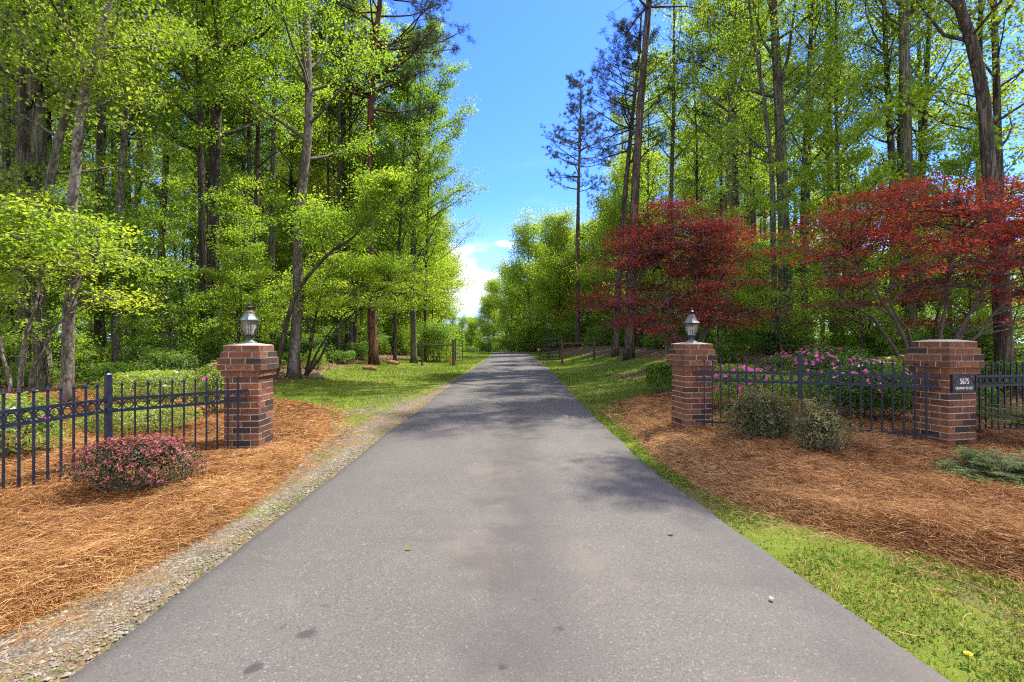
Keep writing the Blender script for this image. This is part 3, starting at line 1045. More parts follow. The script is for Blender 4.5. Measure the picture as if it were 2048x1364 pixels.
def brick_course(b, w, z, h, odd, rng, joint=0.0135, dep=0.095):
    """one ring of bricks on a square of side w"""
    for side in range(4):
        full = (side % 2 == 0) == (not odd)
        half = w / 2
        a0, a1 = (-half, half) if full else (-half + dep + joint, half - dep - joint)
        Ls = a1 - a0
        nb = max(1, int(round(Ls / 0.205)))
        if not full:
            nb = max(1, int(round(Ls / 0.24)))
        off = rng.uniform(-0.02, 0.02)
        cuts = np.linspace(a0, a1, nb + 1)
        if nb > 1:
            cuts[1:-1] += off
        for k in range(nb):
            c0, c1 = cuts[k] + (joint / 2 if k else 0), cuts[k + 1] - (joint / 2 if k < nb - 1 else 0)
            cx, L = (c0 + c1) / 2, c1 - c0
            cy = -half + dep / 2 + rng.uniform(-0.001, 0.0015)
            th = side * pi / 2
            p = (cx * math.cos(th) - cy * math.sin(th), cx * math.sin(th) + cy * math.cos(th), z + h / 2)
            b.box(p, (L, dep, h - joint), jit=0.0014, rot=th, rng=rng)


def brick_pillar(label, C, w, a, z0, seed, near='right', loose=0):
    rng = np.random.default_rng(seed)
    ca, sa = math.cos(a), math.sin(a)
    if near == 'left':
        cx, cy = C[0] + w / 2 * (ca - sa), C[1] + w / 2 * (sa + ca)
    else:
        cx, cy = C[0] + w / 2 * (-ca - sa), C[1] + w / 2 * (-sa + ca)
    t = thing('brick_pillar', label, 'pillar', (cx, cy, z0), a, 'brick gate pillars')
    h = 0.081
    b = MB()
    for i in range(-3, 12):
        brick_course(b, w, i * h, h, i % 2, rng)
    b.build('shaft', M['brick'], t)
    b = MB()
    for i, dw in ((12, .052), (13, .112), (14, .108), (15, .062), (16, .015)):
        brick_course(b, w + dw, i * h, h, i % 2, rng)
    b.build('corbelled_top', M['brick'], t)
    b = MB()
    b.box((0, 0, 4.5 * h), (w - 0.0105, w - 0.0105, 15 * h - 0.004))
    for i, dw in ((12, .052), (13, .112), (14, .108), (15, .062), (16, .015)):
        b.box((0, 0, (i + .5) * h - 0.001), (w + dw - 0.0105, w + dw - 0.0105, h - 0.006))
    b.lathe([((w + .012) / 2 * 1.414, 17 * h - 0.012), ((w + .012) / 2 * 1.414, 17 * h - 0.002), (0.13, 17 * h + 0.022)], sides=4, ph=pi / 4)
    b.build('mortar', M['mortar_grey'], t)
    return t, (cx, cy, z0 + 17 * h + 0.02)


pl, topL = brick_pillar('square red brick pillar with a lantern on top, left of the driveway', (-3.2475, 6.2), .43, RAD(3), 0.0, 3)
pi_, topR = brick_pillar('square brick pillar with a lantern on top, right of the driveway and nearest it', (2.581, 7.2), .43, RAD(9), 0.01, 4, near='left')
po, topO = brick_pillar('wide brick pillar carrying the black address plaque, no lantern on it', (5.367, 5.95), .44, RAD(12), 0.05, 5, near='left')


def lantern(label, loc, rz):
    t = thing('pillar_lantern', label, 'lantern', loc, rz, 'lanterns on the brick pillars')
    ph = pi / 6
    b = MB()
    b.lathe([(0.10, -0.03), (0.10, 0.012), (0.088, 0.022), (0.07, 0.026), (0.05, 0.040), (0.036, 0.050)], sides=18)
    b.build('base', M['lantern'], t)
    b = MB()
    b.lathe([(0.036, 0.045), (0.034, 0.085), (0.046, 0.09), (0.046, 0.100), (0.060, 0.104), (0.066, 0.112)], sides=18)
    b.build('neck', M['lantern_dark'], t)
    prof = [(0.062, 0.112), (0.082, 0.160), (0.098, 0.215), (0.108, 0.270), (0.111, 0.300)]
    b = MB()
    b.lathe(prof, sides=6, ph=ph, caps=False)
    b.build('glass', M['glass'], t)
    b = MB()
    for k in range(6):
        th = ph + k * pi / 3
        pts = [(r * 1.012 * math.cos(th), r * 1.012 * math.sin(th), z) for r, z in prof]
        b.tube(pts, 0.0038, 5)
    for r, z in ((0.064, 0.113), (0.112, 0.300)):
        pts = [(r * 1.01 * math.cos(ph + k * pi / 3), r * 1.01 * math.sin(ph + k * pi / 3), z) for k in range(7)]
        for k in range(6):
            b.tube(pts[k:k + 2], 0.0045, 5)
    b.build('glazing_bars', M['lantern_dark'], t)
    b = MB()
    b.lathe([(0.108, 0.298), (0.130, 0.300), (0.131, 0.310), (0.112, 0.322), (0.088, 0.352), (0.066, 0.388), (0.056, 0.410)], sides=6, ph=ph)
    for k in range(6):
        th = ph + k * pi / 3
        b.tube([(r * math.cos(th), r * math.sin(th), z) for r, z in ((0.132, 0.308), (0.113, 0.322), (0.089, 0.352), (0.067, 0.388), (0.057, 0.41))], 0.004, 5)
    r_ = b.build('roof', M['lantern'], t)
    b = MB()
    b.lathe([(0.057, 0.409), (0.050, 0.424), (0.028, 0.436), (0.016, 0.440)], sides=18)
    b.build('cap', M['rust'], t)
    b = MB()
    b.lathe([(0.014, 0.438), (0.020, 0.452), (0.024, 0.458), (0.040, 0.474), (0.041, 0.482), (0.024, 0.494), (0.013, 0.500), (0.015, 0.512), (0.017, 0.520), (0.010, 0.534), (0.003, 0.548)], sides=18)
    b.build('finial', M['lantern_dark'], t)
    for k in (0, 1, 2):
        th = k * 2 * pi / 3 + 0.4
        b = MB()
        cx, cy = 0.034 * math.cos(th), 0.034 * math.sin(th)
        b.lathe([(0.010, 0.115), (0.010, 0.185)], (cx, cy, 0), 10)
        b.build('candle_tube', M['bulb'], t)
        b = MB()
        b.lathe([(0.008, 0.185), (0.017, 0.205), (0.016, 0.220), (0.008, 0.242), (0.002, 0.255)], (cx, cy, 0), 12)
        b.build('bulb', M['bulb'], t, smooth=True)


lantern('pewter lantern with bent glass panes on top of the pillar left of the driveway', topL, RAD(20))
lantern('pewter lantern on top of the smaller brick pillar right of the driveway', (topR[0], topR[1], topR[2] - 0.005), RAD(-14))


def text_mesh(b_name, txt, size, mat, parent, loc, extrude=0.0025, sx=1.0):
    cu = bpy.data.curves.new(b_name, 'FONT')
    cu.body = txt
    cu.size = size
    cu.align_x = 'CENTER'
    cu.align_y = 'CENTER'
    cu.extrude = extrude
    to = bpy.data.objects.new('tmp', cu)
    COL.objects.link(to)
    bpy.context.view_layer.update()
    dg = bpy.context.evaluated_depsgraph_get()
    me = bpy.data.meshes.new_from_object(to.evaluated_get(dg))
    bpy.data.objects.remove(to)
    bpy.data.curves.remove(cu)
    n = len(me.vertices)
    co = np.zeros(n * 3, np.float32)
    me.vertices.foreach_get('co', co)
    co = co.reshape(-1, 3)
    out = np.column_stack([co[:, 0] * sx, -co[:, 2], co[:, 1]]).astype(np.float32)
    me.vertices.foreach_set('co', out.ravel())
    me.materials.clear()
    me.materials.append(mat)
    me.name = b_name
    return link(b_name, me, parent, loc)


def plaque():
    a = RAD(12)
    ca, sa = math.cos(a), math.sin(a)
    C = np.array([5.367, 5.95])
    off = 0.215
    x, y = C[0] + off * ca + 0.012 * sa, C[1] + off * sa - 0.012 * ca
    t = thing('address_plaque', 'black house number plaque with an arched border fixed to the wide brick pillar', 'sign', (x, y, 0.05 + 0.081 * 10.6), a)
    b = MB()
    b.box((0, 0, 0), (0.385, 0.018, 0.222))
    b.build('plate', M['plaque'], t)
    b = MB()
    for c, d in (((0, -0.012, 0.104), (0.385, 0.012, 0.014)), ((0, -0.012, -0.104), (0.385, 0.012, 0.014)), ((-0.1855, -0.012, 0), (0.014, 0.011, 0.194)), ((0.1855, -0.012, 0), (0.014, 0.011, 0.194))):
        b.box(c, d)
    th = np.linspace(0, pi, 22)
    b.tube(np.column_stack([0.176 * np.cos(th), 0 * th - 0.0105, -0.055 + 0.148 * np.sin(th)]), 0.0055, 6)
    b.build('border', M['iron'], t)
    text_mesh('number', '5675', 0.098, M['letter'], t, (0, -0.0115, 0.020), sx=0.74)
    text_mesh('street_name', 'HIGHWAY 55 EAST', 0.044, M['letter'], t, (0, -0.0115, -0.062), sx=0.74)


plaque()

# ------------------------------------------------------------------ iron fences


def fence(label, pts, zb, posts, spacing=0.1145, extra_hang=0.0):
    """pts: plan polyline of the panels; posts: indices of pts that carry a post"""
    x0, y0 = pts[0]
    t = thing('iron_fence', label, 'fence', (x0, y0, zb(x0, y0)))

    def loc(p, z):
        return np.array([p[0] - x0, p[1] - y0, z - zb(x0, y0)])
    for k in range(len(pts) - 1):
        A, B = np.array(pts[k], float), np.array(pts[k + 1], float)
        L = np.linalg.norm(B - A)
        d = (B - A) / L
        rot = math.atan2(d[1], d[0])
        za, zc = zb(*A), zb(*B)
        # rails
        for hz, th in ((0.805, 0.030), (0.680, 0.030), (0.075, 0.028)):
            b = MB()
            p, q = loc(A, za + hz), loc(B, zc + hz)
            b.tube([p, q], [th * 0.707] * 2, 4, ph=pi / 4)
            b.build('rail', M['iron'], t)
        n = int(round(L / spacing))
        sp = L / n
        for i in range(n + 1):
            s_ = i * sp
            if i in (0, n):
                pass
            else:
                p = A + d * s_
                z = za + (zc - za) * s_ / L
                b = MB()
                b.box(loc(p, z + 0.475), (0.0165, 0.0165, 0.95), rot=rot)
                o = b.build('picket', M['iron'], t)
                b = MB()
                b.lathe([(0.0085, 0), (0.0155, 0.012), (0.0155, 0.020), (0.004, 0.052), (0.001, 0.056)], loc(p, z + 0.948), 8)
                b.build('finial', M['iron'], o)
            if i < n:
                p = A + d * (s_ + sp / 2)
                z = za + (zc - za) * (s_ + sp / 2) / L
                th = np.linspace(0, 2 * pi, 21)[:-1]
                c = loc(p, z + 0.7425)
                r = 0.0435
                ring = np.column_stack([c[0] + d[0] * r * np.cos(th), c[1] + d[1] * r * np.cos(th), c[2] + r * np.sin(th)])
                tan = np.column_stack([-d[0] * np.sin(th), -d[1] * np.sin(th), np.cos(th)])
                nrm = np.column_stack([d[0] * np.cos(th), d[1] * np.cos(th), np.sin(th)])
                bn = np.array([-d[1], d[0], 0])
                w_, h_ = 0.0075, 0.0045
                V = np.stack([ring + nrm * h_ + bn * w_, ring - nrm * h_ + bn * w_, ring - nrm * h_ - bn * w_, ring + nrm * h_ - bn * w_], 1).reshape(-1, 3)
                N = len(th)
                Q = []
                for u in range(N):
                    u2 = (u + 1) % N
                    for v in range(4):
                        v2 = (v + 1) % 4
                        Q.append([u * 4 + v, u2 * 4 + v, u2 * 4 + v2, u * 4 + v2])
                b = MB()
                b.add(V, Q)
                b.build('ring', M['iron'], t)
    for k in posts:
        p = np.array(pts[k], float)
        z = zb(*p)
        q = pts[k + 1] if k + 1 < len(pts) else pts[k]
        r = pts[k - 1] if k else pts[k]
        rot = math.atan2(q[1] - r[1], q[0] - r[0])
        b = MB()
        b.box(loc(p, z + 0.50), (0.052, 0.052, 1.12), rot=rot)
        o = b.build('post', M['iron'], t)
        b = MB()
        c = loc(p, z + 1.06)
        b.lathe([(0.039, 0), (0.039, 0.012), (0.02, 0.026), (0.002, 0.032)], c, 4, ph=pi / 4 + rot)
        b.build('post_cap', M['iron'], o)
        for hz in (0.805, 0.68):
            b = MB()
            b.box(loc(p, z + hz), (0.09, 0.042, 0.040), rot=rot)
            b.build('bracket', M['iron'], t)
    return t


fence('black iron fence with a row of rings left of the driveway', [(-4.75, 2.65), (-4.32, 5.18), (-3.345, 6.13)], lambda x, y: 0.0, [0, 1])
fence('black iron fence with a row of rings strung between the two right brick pillars', [(2.70, 7.10), (3.93, 6.60), (5.30, 6.02)], lambda x, y: 0.18, [1])
fence('short black iron fence running off to the right from the plaque pillar', [(5.86, 6.42), (7.6, 6.80)], lambda x, y: 0.15, [1])

# ------------------------------------------------------------------ farm gates, posts, lamp posts, small things


def post_rail(label, pa, pb, ra, rb, ha, hb, railh):
    t = thing('post_and_rail_fence', label, 'fence', (pa[0], pa[1], 0), group='wooden post and rail ends beside the gates')
    for p, r, h in ((pa, ra, ha), (pb, rb, hb)):
        z = float(H(*p))
        b = MB()
        b.tube([(p[0] - pa[0], p[1] - pa[1], z - 0.2), (p[0] - pa[0] + 0.01, p[1] - pa[1], z + 0.6), (p[0] - pa[0], p[1] - pa[1], z + h)], [r * 1.03, r, r * 0.96], 12)
        b.build('post', M['wood_post'], t, smooth=False)
    d = np.array([pb[0] - pa[0], pb[1] - pa[1]])
    b = MB()
    za, zb_ = float(H(*pa)) + railh, float(H(*pb)) + railh
    zr = (za + zb_) / 2
    b.tube([(0, 0, zr - 0.01), (d[0] * 0.5, d[1] * 0.5, zr - 0.025), (d[0], d[1], zr)], 0.05, 10)
    b.build('rail', M['wood_post'], t)


GL, GLo = (gx(907, 27.9), 27.9), (gx(844, 28.2), 28.2)
GR, GRo = (gx(1124, 28.6), 28.6), (gx(1188, 29.2), 29.2)
post_rail('dark wooden post and rail end on the left lawn beside the open gate', GL, GLo, 0.085, 0.066, 1.50, 1.40, 1.22)
post_rail('dark wooden post and rail end on the right bank beside the open gate', GR, GRo, 0.082, 0.07, 1.50, 1.35, 1.12)


def tube_gate(label, p, q, zp, zq, h):
    t = thing('metal_gate', label, 'gate', (p[0], p[1], 0), group='open tube gates')
    d = np.array([q[0] - p[0], q[1] - p[1], zq - zp])

    def at(s_, hz):
        return np.array([0, 0, zp]) + d * s_ + np.array([0, 0, hz])
    for hz in (0.0, 0.2, 0.42, 0.66, 0.92, 1.0 * h):
        b = MB()
        b.tube([at(0, hz), at(.5, hz), at(1, hz)], 0.025, 8)
        b.build('bar', M['gate_metal'], t)
    for s_, r in ((0.0, 0.027), (1.0, 0.025)):
        b = MB()
        b.tube([at(s_, -0.02), at(s_, h + 0.02)], r, 8)
        b.build('end_upright', M['gate_metal'], t)
    b = MB()
    b.box((at(.5, 0) + at(.5, h)) / 2, (0.02, 0.05, h))
    b.build('brace', M['gate_metal'], t)
    for hz in (0.2, 0.92):
        b = MB()
        b.tube([at(0, hz) + np.array([0, -0.12, 0]), at(0, hz)], 0.016, 6)
        b.build('hinge', M['gate_metal'], t)


tube_gate('open metal tube gate swung away from the wooden post on the left lawn', (GL[0] + 0.1, GL[1] + 0.2), (gx(925, 30.9), 30.9), 0.30, 0.17, 1.26)
tube_gate('open metal tube gate in front of the nearer lamp post, on the right verge', (GR[0] - 0.12, GR[1] + 0.15), (gx(1080, 31.4), 31.4), 0.33, 0.22, 1.25)


def lamp_post(label, x, y, h):
    z = float(H(x, y))
    t = thing('lamp_post', label, 'street lamp', (x, y, z), RAD(20), 'lamp posts along the driveway')
    b = MB()
    b.lathe([(0.19, -0.05), (0.19, 0.10), (0.15, 0.16), (0.10, 0.22), (0.085, 0.30), (0.10, 0.34), (0.075, 0.40), (0.07, 0.75), (0.085, 0.78), (0.06, 0.82)], sides=12)
    b.build('base', M['lantern_dark'], t)
    b = MB()
    hh = h - 0.52
    b.lathe([(0.052, 0.8), (0.042, hh - 0.1), (0.06, hh - 0.08), (0.05, hh - 0.03), (0.09, hh)], sides=12)
    b.build('pole', M['lantern_dark'], t)
    b = MB()
    b.lathe([(0.085, hh + 0.004), (0.125, hh + 0.30)], sides=6, caps=False)
    b.build('glass', M['glass'], t)
    b = MB()
    b.lathe([(0.03, hh), (0.03, hh + 0.12), (0.045, hh + 0.15), (0.03, hh + 0.24), (0.01, hh + 0.26)], sides=10)
    b.build('bulb', M['bulb'], t)
    b = MB()
    for k in range(6):
        th = k * pi / 3
        b.tube([(0.086 * math.cos(th), 0.086 * math.sin(th), hh), (0.127 * math.cos(th), 0.127 * math.sin(th), hh + 0.30)], 0.010, 5)
    b.build('glazing_bars', M['lantern_dark'], t)
    b = MB()
    b.lathe([(0.16, hh + 0.30), (0.17, hh + 0.315), (0.12, hh + 0.38), (0.06, hh + 0.43), (0.03, hh + 0.45), (0.035, hh + 0.48), (0.008, hh + 0.52)], sides=6)
    b.build('roof', M['lantern'], t)


lamp_post('black lamp post behind the open gate on the right of the driveway', gx(1097, 39), 39, 2.9)
lamp_post('distant black lamp post on the left edge where the driveway tops the rise', gx(978, 62), 62, 2.55)

t = thing('marker_disc', 'round rusty orange disc on a stake in the grass by the left wooden post', 'disc', (gx(900.5, 27.5), 27.5, float(H(-3.5, 27.5))))
b = MB()
th = np.linspace(0, 2 * pi, 25)[:-1]
for s_ in (0,):
    ring = np.column_stack([0.105 * np.cos(th), 0 * th, 0.24 + 0.135 * np.sin(th)])
    V = np.vstack([ring + [0, -0.008, 0], ring + [0, 0.008, 0], [[0, -0.008, 0.24], [0, 0.008, 0.24]]])
    N = 24
    Q = [[k, (k + 1) % N, N + (k + 1) % N, N + k] for k in range(N)]
    T = [[2 * N, (k + 1) % N, k] for k in range(N)] + [[2 * N + 1, N + k, N + (k + 1) % N] for k in range(N)]
    b.add(V, Q, T)
b.build('disc', M['disc'], t)
b = MB()
b.tube([(0, 0.02, -0.1), (0, 0.018, 0.3)], 0.008, 6)
b.build('stake', M['rust'], t)


def rock(name, label, cat, px, py_, Y, r, mat, seed, sq=0.6, group=None):
    rng = np.random.default_rng(seed)
    x = gx(px, Y)
    b = MB()
    th = np.linspace(0, pi, 9)
    ph = np.linspace(0, 2 * pi, 15)[:-1]
    D = np.stack([np.sin(th)[:, None] * np.cos(ph), np.sin(th)[:, None] * np.sin(ph), np.repeat(np.cos(th)[:, None], 14, 1)], -1).reshape(-1, 3)
    f = 1 + 0.22 * np.sin(D @ rng.normal(0, 2.4, 3) + 1) + 0.15 * np.sin(D @ rng.normal(0, 4, 3)) + 0.05 * np.sin(D @ rng.normal(0, 9, 3))
    V = D * f[:, None] * r * np.array([1.25, 0.95, sq])
    i = np.arange(8)[:, None] * 14
    j = np.arange(14)[None]
    Q = np.stack([i + j, i + 14 + j, i + 14 + (j + 1) % 14, i + (j + 1) % 14], -1).reshape(-1, 4)
    b.add(V, Q)
    o = b.build(name, mat, loc=(x, Y, float(H(x, Y)) + r * 0.2), smooth=True)
    return tag(o, label, cat, group)


rock('field_stone', 'grey rounded stone lying at the wood edge behind the left pillar', 'stone', 630, 750, 16.5, 0.2, M['stone'], 1)
rock('clay_stone', 'reddish clay coloured stone in dead leaves beside the red-barked pine', 'stone', 738, 731, 22, 0.22, M['clod'], 2)
rock('clay_stone', 'small reddish clump near the shrubs left of the wooden post', 'stone', 786, 716, 27, 0.26, M['clod'], 3)
rock('clay_stone', 'tiny reddish clod lying out on the left lawn', 'stone', 804, 735, 24, 0.10, M['clod'], 4)


def fallen(name, label, px, py, size, mat, tint, seed):
    rng = np.random.default_rng(seed)
    Y = F_PX * (CAMH - 0.03) / (py - CY)
    x = gx(px, Y)
    a = rng.uniform(0, 6)
    n = 5
    t_ = np.linspace(-0.5, 0.5, 7)
    wv = 0.34 * np.cos(t_ * pi) ** 0.8 * size
    b = MB()
    rows = []
    for tt_, w_ in zip(t_, wv):
        for s_ in (-1, 0, 1):
            u, v = tt_ * size, s_ * w_
            rows.append((u * math.cos(a) - v * math.sin(a), u * math.sin(a) + v * math.cos(a), 0.004 + abs(s_) * 0.16 * w_ + 0.22 * size * tt_ * tt_))
    Q = []
    for k in range(6):
        for c in range(2):
            q = k * 3 + c
            Q.append([q, q + 1, q + 4, q + 3])
    b.add(rows, Q, tint=tint)
    o = b.build(name, mat, tint=True, loc=(x, Y, float(H(x, Y)) + 0.028))
    return tag(o, label, 'leaf')


fallen('fallen_leaf', 'fresh green fallen leaf lying on the driveway, left of its middle', 817, 1099, 0.045, M['leaf_spring'], 0.75, 1)
fallen('fallen_leaf', 'yellowish tan fallen leaf on the driveway towards its right edge', 1543, 1197, 0.036, M['litter'], 0.95, 2)
fallen('fallen_leaf', 'small brown twig-like leaf on the right half of the driveway', 1342, 1067, 0.05, M['litter'], 0.25, 3)
fallen('fallen_leaf', 'pale dry leaf lying on the driveway far ahead', 1012, 826, 0.07, M['litter'], 0.9, 4)


def dandelion():
    Y = F_PX * (CAMH - 0.05) / (1306 - CY)
    x = gx(1936, Y)
    t = thing('dandelion', 'yellow dandelion flower in the grass verge at the lower right corner', 'flower', (x, Y, float(H(x, Y))))
    rng = np.random.default_rng(5)
    b = MB()
    b.tube([(0, 0, -0.01), (0.002, 0, 0.02), (0.003, 0.002, 0.045)], 0.0018, 5)
    b.build('stem', M['leaf_mid_s'], t)
    b = MB()
    for r_, n in ((0.016, 22), (0.011, 16), (0.006, 10)):
        for k in range(n):
            a = 2 * pi * k / n + r_ * 90
            d = np.array([math.cos(a), math.sin(a), 0])
            s_ = np.array([-d[1], d[0], 0]) * 0.0022
            c = np.array([0.003, 0.002, 0.045 + (0.016 - r_) * 0.5])
            b.add([c - s_, c + s_, c + d * r_ + s_ + [0, 0, 0.003], c + d * r_ - s_ + [0, 0, 0.003]], [[0, 1, 2, 3]])
    b.build('flower_head', M['yellow'], t)


M['leaf_mid_s'] = simple('green_stem', (0.09, 0.16, 0.03), 0.6)
M['yellow'] = simple('yellow_petal', (0.72, 0.46, 0.01), 0.6, var=0.1)
dandelion()

# ------------------------------------------------------------------ shrubs


def shrub(name, label, x, y, rx, ry, h, nleaf, size, mat, seed, flowers=(), lump=0.22, up=0.6, group=None, stems=14, shoots=None, fill=0.5, z=None, loft=0.5, aspect=0.45, topflat=0.0, tint=(2.2, 2.2), cat='shrub', nofreq=3.0):
    rng = np.random.default_rng(seed)
    z0 = float(H(x, y)) if z is None else z
    t = thing(name, label, cat, (x, y, z0), 0, group)
    cc = np.array([0, 0, h * 0.5])
    KF = rng.normal(0, nofreq, (6, 3))
    KP = rng.uniform(0, 6.3, 6)

    def surf(n, rmin):
        D = rng.normal(0, 1, (n, 3))
        D /= np.linalg.norm(D, axis=1, keepdims=True)
        D[:, 2] = np.where(D[:, 2] < -0.55, -D[:, 2], D[:, 2])
        f = 1 + lump * np.sin(D @ KF.T + KP).sum(1) / 2.5
        u = 1 - (1 - rmin) * rng.random(n) ** 1.7
        P = D * np.array([rx, ry, h * 0.5]) * (f * u)[:, None]
        if topflat:
            P[:, 2] = np.minimum(P[:, 2], h * 0.5 * (1 - topflat) + rng.normal(0, 0.03 * h, n))
        return P + cc, D, f
    b = MB()
    S0 = rng.normal(0, 0.06, (stems, 3)) * np.array([rx, ry, 0]) * 3
    E, _, _ = surf(stems, 0.8)
    mid = S0 * 0.4 + E * 0.5
    mid[:, 2] = E[:, 2] * 0.35
    b.prisms(S0 - [0, 0, 0.05], mid, 0.012 * h + 0.003, 0.009 * h + 0.002, 5)
    b.prisms(mid, E, 0.009 * h + 0.002, 0.003, 4)
    k = 5
    idx = np.repeat(np.arange(stems), k)
    st = mid[idx] + (E - mid)[idx] * rng.uniform(0, 0.8, (stems * k, 1))
    en = st + rng.normal(0, 0.28, (stems * k, 3)) * np.array([rx, ry, h * 0.5]) + np.array([0, 0, 0.1 * h])
    b.prisms(st, en, 0.004 * h + 0.0015, 0.0012, 3)
    b.build('stems', M['twig'], t)
    P, D, f = surf(nleaf, fill)
    ok = P[:, 2] > 0.02
    P, D = P[ok], D[ok]
    tn = rng.beta(*tint, len(P)) + 0.22 * np.sin(D @ KF[0] * 1.7 + 2)
    b = MB()
    leafquads(b, P, size * rng.uniform(0.65, 1.3, len(P)), rng, up=up, aspect=aspect, tint=tn, N=D * 0.9)
    b.build('foliage', mat, t, tint=True)
    if shoots:
        n, sz, lo, hi = shoots
        P, D, f = surf(n * 3, 0.86)
        ok = rng.random(len(P)) < np.clip(0.15 + (P[:, 2] / h - 0.3) * 1.6, 0, 1)
        P, D = P[ok][:n], D[ok][:n]
        P = np.repeat(P, 5, 0) + rng.normal(0, sz * 0.45, (len(P) * 5, 3)) + np.repeat(D, 5, 0) * sz * 0.6
        b = MB()
        leafquads(b, P, sz * rng.uniform(0.6, 1.2, len(P)), rng, up=0.8, aspect=0.5, tint=np.repeat(rng.uniform(lo, hi, len(D)), 5) + rng.normal(0, 0.05, len(P)), N=np.repeat(D, 5, 0))
        b.build('new_shoots', mat, t, tint=True)
    for (n, mt, sz, sect) in flowers:
        P, D, f = surf(n * 12, 0.97)
        ok = sect(P, D, f)
        P, D = P[ok][:n], D[ok][:n]
        m_ = len(P)
        if not m_:
            continue
        b = MB()
        # five petals round each bloom
        A = np.cross(D, np.array([0.3, 0.2, 1.0]))
        A /= np.linalg.norm(A, axis=1, keepdims=True) + 1e-6
        B = np.cross(D, A)
        for k in range(5):
            a = k * 2 * pi / 5 + rng.uniform(0, 1)
            d = A * math.cos(a) + B * math.sin(a)
            e = -A * math.sin(a) + B * math.cos(a)
            s_ = sz * rng.uniform(0.7, 1.2, (m_, 1))
            c = P + D * sz * 0.5
            V = np.stack([c, c + d * s_ * 0.55 - e * s_ * 0.36 + D * s_ * 0.22, c + d * s_ * 1.0 + D * s_ * 0.12, c + d * s_ * 0.55 + e * s_ * 0.36 + D * s_ * 0.22], 1).reshape(-1, 3)
            b.add(V, np.arange(m_)[:, None] * 4 + np.arange(4)[None], tint=np.repeat(np.clip(rng.normal(0.55, 0.25, m_), 0, 1), 4))
        b.build('blooms', mt, t, tint=True)
    return t


def top_only(P, D, f):
    return D[:, 2] > 0.05


def near_top(P, D, f):
    return (D[:, 2] > 0.1) & (D[:, 1] < 0.5)


# left of the driveway
Yb = 4.38
shrub('barberry_shrub', 'low rounded shrub with red young shoots in the straw in front of the left fence', gx(278, Yb), Yb, 0.49, 0.36, 0.47, 5200, 0.030, M['leaf_barberry'], 51, shoots=(700, 0.026, 0.58, 0.93), lump=0.24, topflat=0.08, tint=(1.6, 3.2), stems=26, fill=0.35, z=0.09)
shrub('azalea_shrub', 'yellow-green azalea behind the left fence, beside the fence post', gx(300, 9.0), 9.0, 0.85, 0.6, 0.78, 6500, 0.050, M['leaf_azalea'], 52, flowers=[(14, M['flower_pale'], 0.035, top_only)], lump=0.16, topflat=0.1, tint=(3.4, 1.6), z=0.12)
shrub('azalea_shrub', 'low bright green azalea in the straw right behind the left fence', gx(282, 7.1), 7.1, 0.66, 0.5, 0.42, 5200, 0.040, M['leaf_azalea'], 53, flowers=[(4, M['flower_pink'], 0.04, top_only)], lump=0.16, tint=(3, 2), z=0.08)
shrub('azalea_shrub', 'yellow-green azalea with a few pink blooms cut off by the left edge of the photo', gx(20, 5.6), 5.6, 0.62, 0.5, 0.72, 6500, 0.044, M['leaf_azalea'], 54, flowers=[(10, M['flower_pink'], 0.045, near_top), (10, M['flower_pale'], 0.04, near_top)], lump=0.2, tint=(3.2, 1.8), z=0.08)
shrub('azalea_shrub', 'upright azalea with a few pink blooms just behind the left pillar', gx(428, 8.6), 8.6, 0.36, 0.35, 0.88, 3600, 0.045, M['leaf_azalea'], 55, flowers=[(9, M['flower_pink'], 0.05, near_top), (8, M['flower_pale'], 0.045, near_top)], lump=0.2, tint=(2.6, 2), z=0.10)
shrub('azalea_shrub', 'small sprig of azalea low in the straw left of the left fence post', gx(180, 7.0), 7.0, 0.22, 0.2, 0.28, 900, 0.038, M['leaf_azalea'], 56, lump=0.3, tint=(2.6, 2), z=0.08, stems=6)
# right of the driveway
shrub('azalea_shrub', 'tall rounded azalea with clusters of pink blooms behind the fence post on the right', gx(1648, 8.9), 8.9, 0.95, 0.7, 1.22, 9000, 0.048, M['leaf_azalea_dark'], 61, flowers=[(95, M['flower_pink'], 0.040, lambda P, D, f: (D[:, 2] > 0.25) & (D[:, 0] < 0.25))], lump=0.12, tint=(2.6, 1.8), z=0.12)
shrub('azalea_shrub', 'big dark glossy azalea with scattered blooms behind the fence beside the plaque pillar', gx(1742, 7.45), 7.45, 0.80, 0.50, 0.98, 10000, 0.050, M['leaf_azalea_dark'], 62, flowers=[(32, M['flower_pink'], 0.044, lambda P, D, f: D[:, 2] > 0.2), (26, M['flower_pale'], 0.045, lambda P, D, f: D[:, 2] > 0.3)], lump=0.12, tint=(2.2, 2.2), z=0.12, up=0.9)
shrub('azalea_shrub', 'bright green azalea with pink blooms behind the fence next to the inner right pillar', gx(1482, 8.6), 8.6, 0.72, 0.55, 0.86, 7000, 0.045, M['leaf_azalea'], 63, flowers=[(44, M['flower_pink'], 0.046, lambda P, D, f: (D[:, 1] < 0.2) & (D[:, 2] > -0.1) & (D[:, 0] < 0.6))], lump=0.14, tint=(2.4, 2.4), z=0.14)
shrub('azalea_shrub', 'pale green azalea behind the right fence between two pink flowering ones', gx(1575, 8.0), 8.0, 0.5, 0.42, 0.72, 4500, 0.042, M['leaf_azalea'], 64, lump=0.16, tint=(3, 2), z=0.13)
shrub('azalea_shrub', 'yellow-green azalea with pale blooms behind the big dark one on the right', gx(1765, 8.6), 8.6, 0.85, 0.5, 1.02, 6500, 0.046, M['leaf_azalea'], 65, flowers=[(22, M['flower_pink'], 0.048, top_only), (18, M['flower_pale'], 0.045, top_only)], lump=0.14, tint=(3, 1.8), z=0.13)
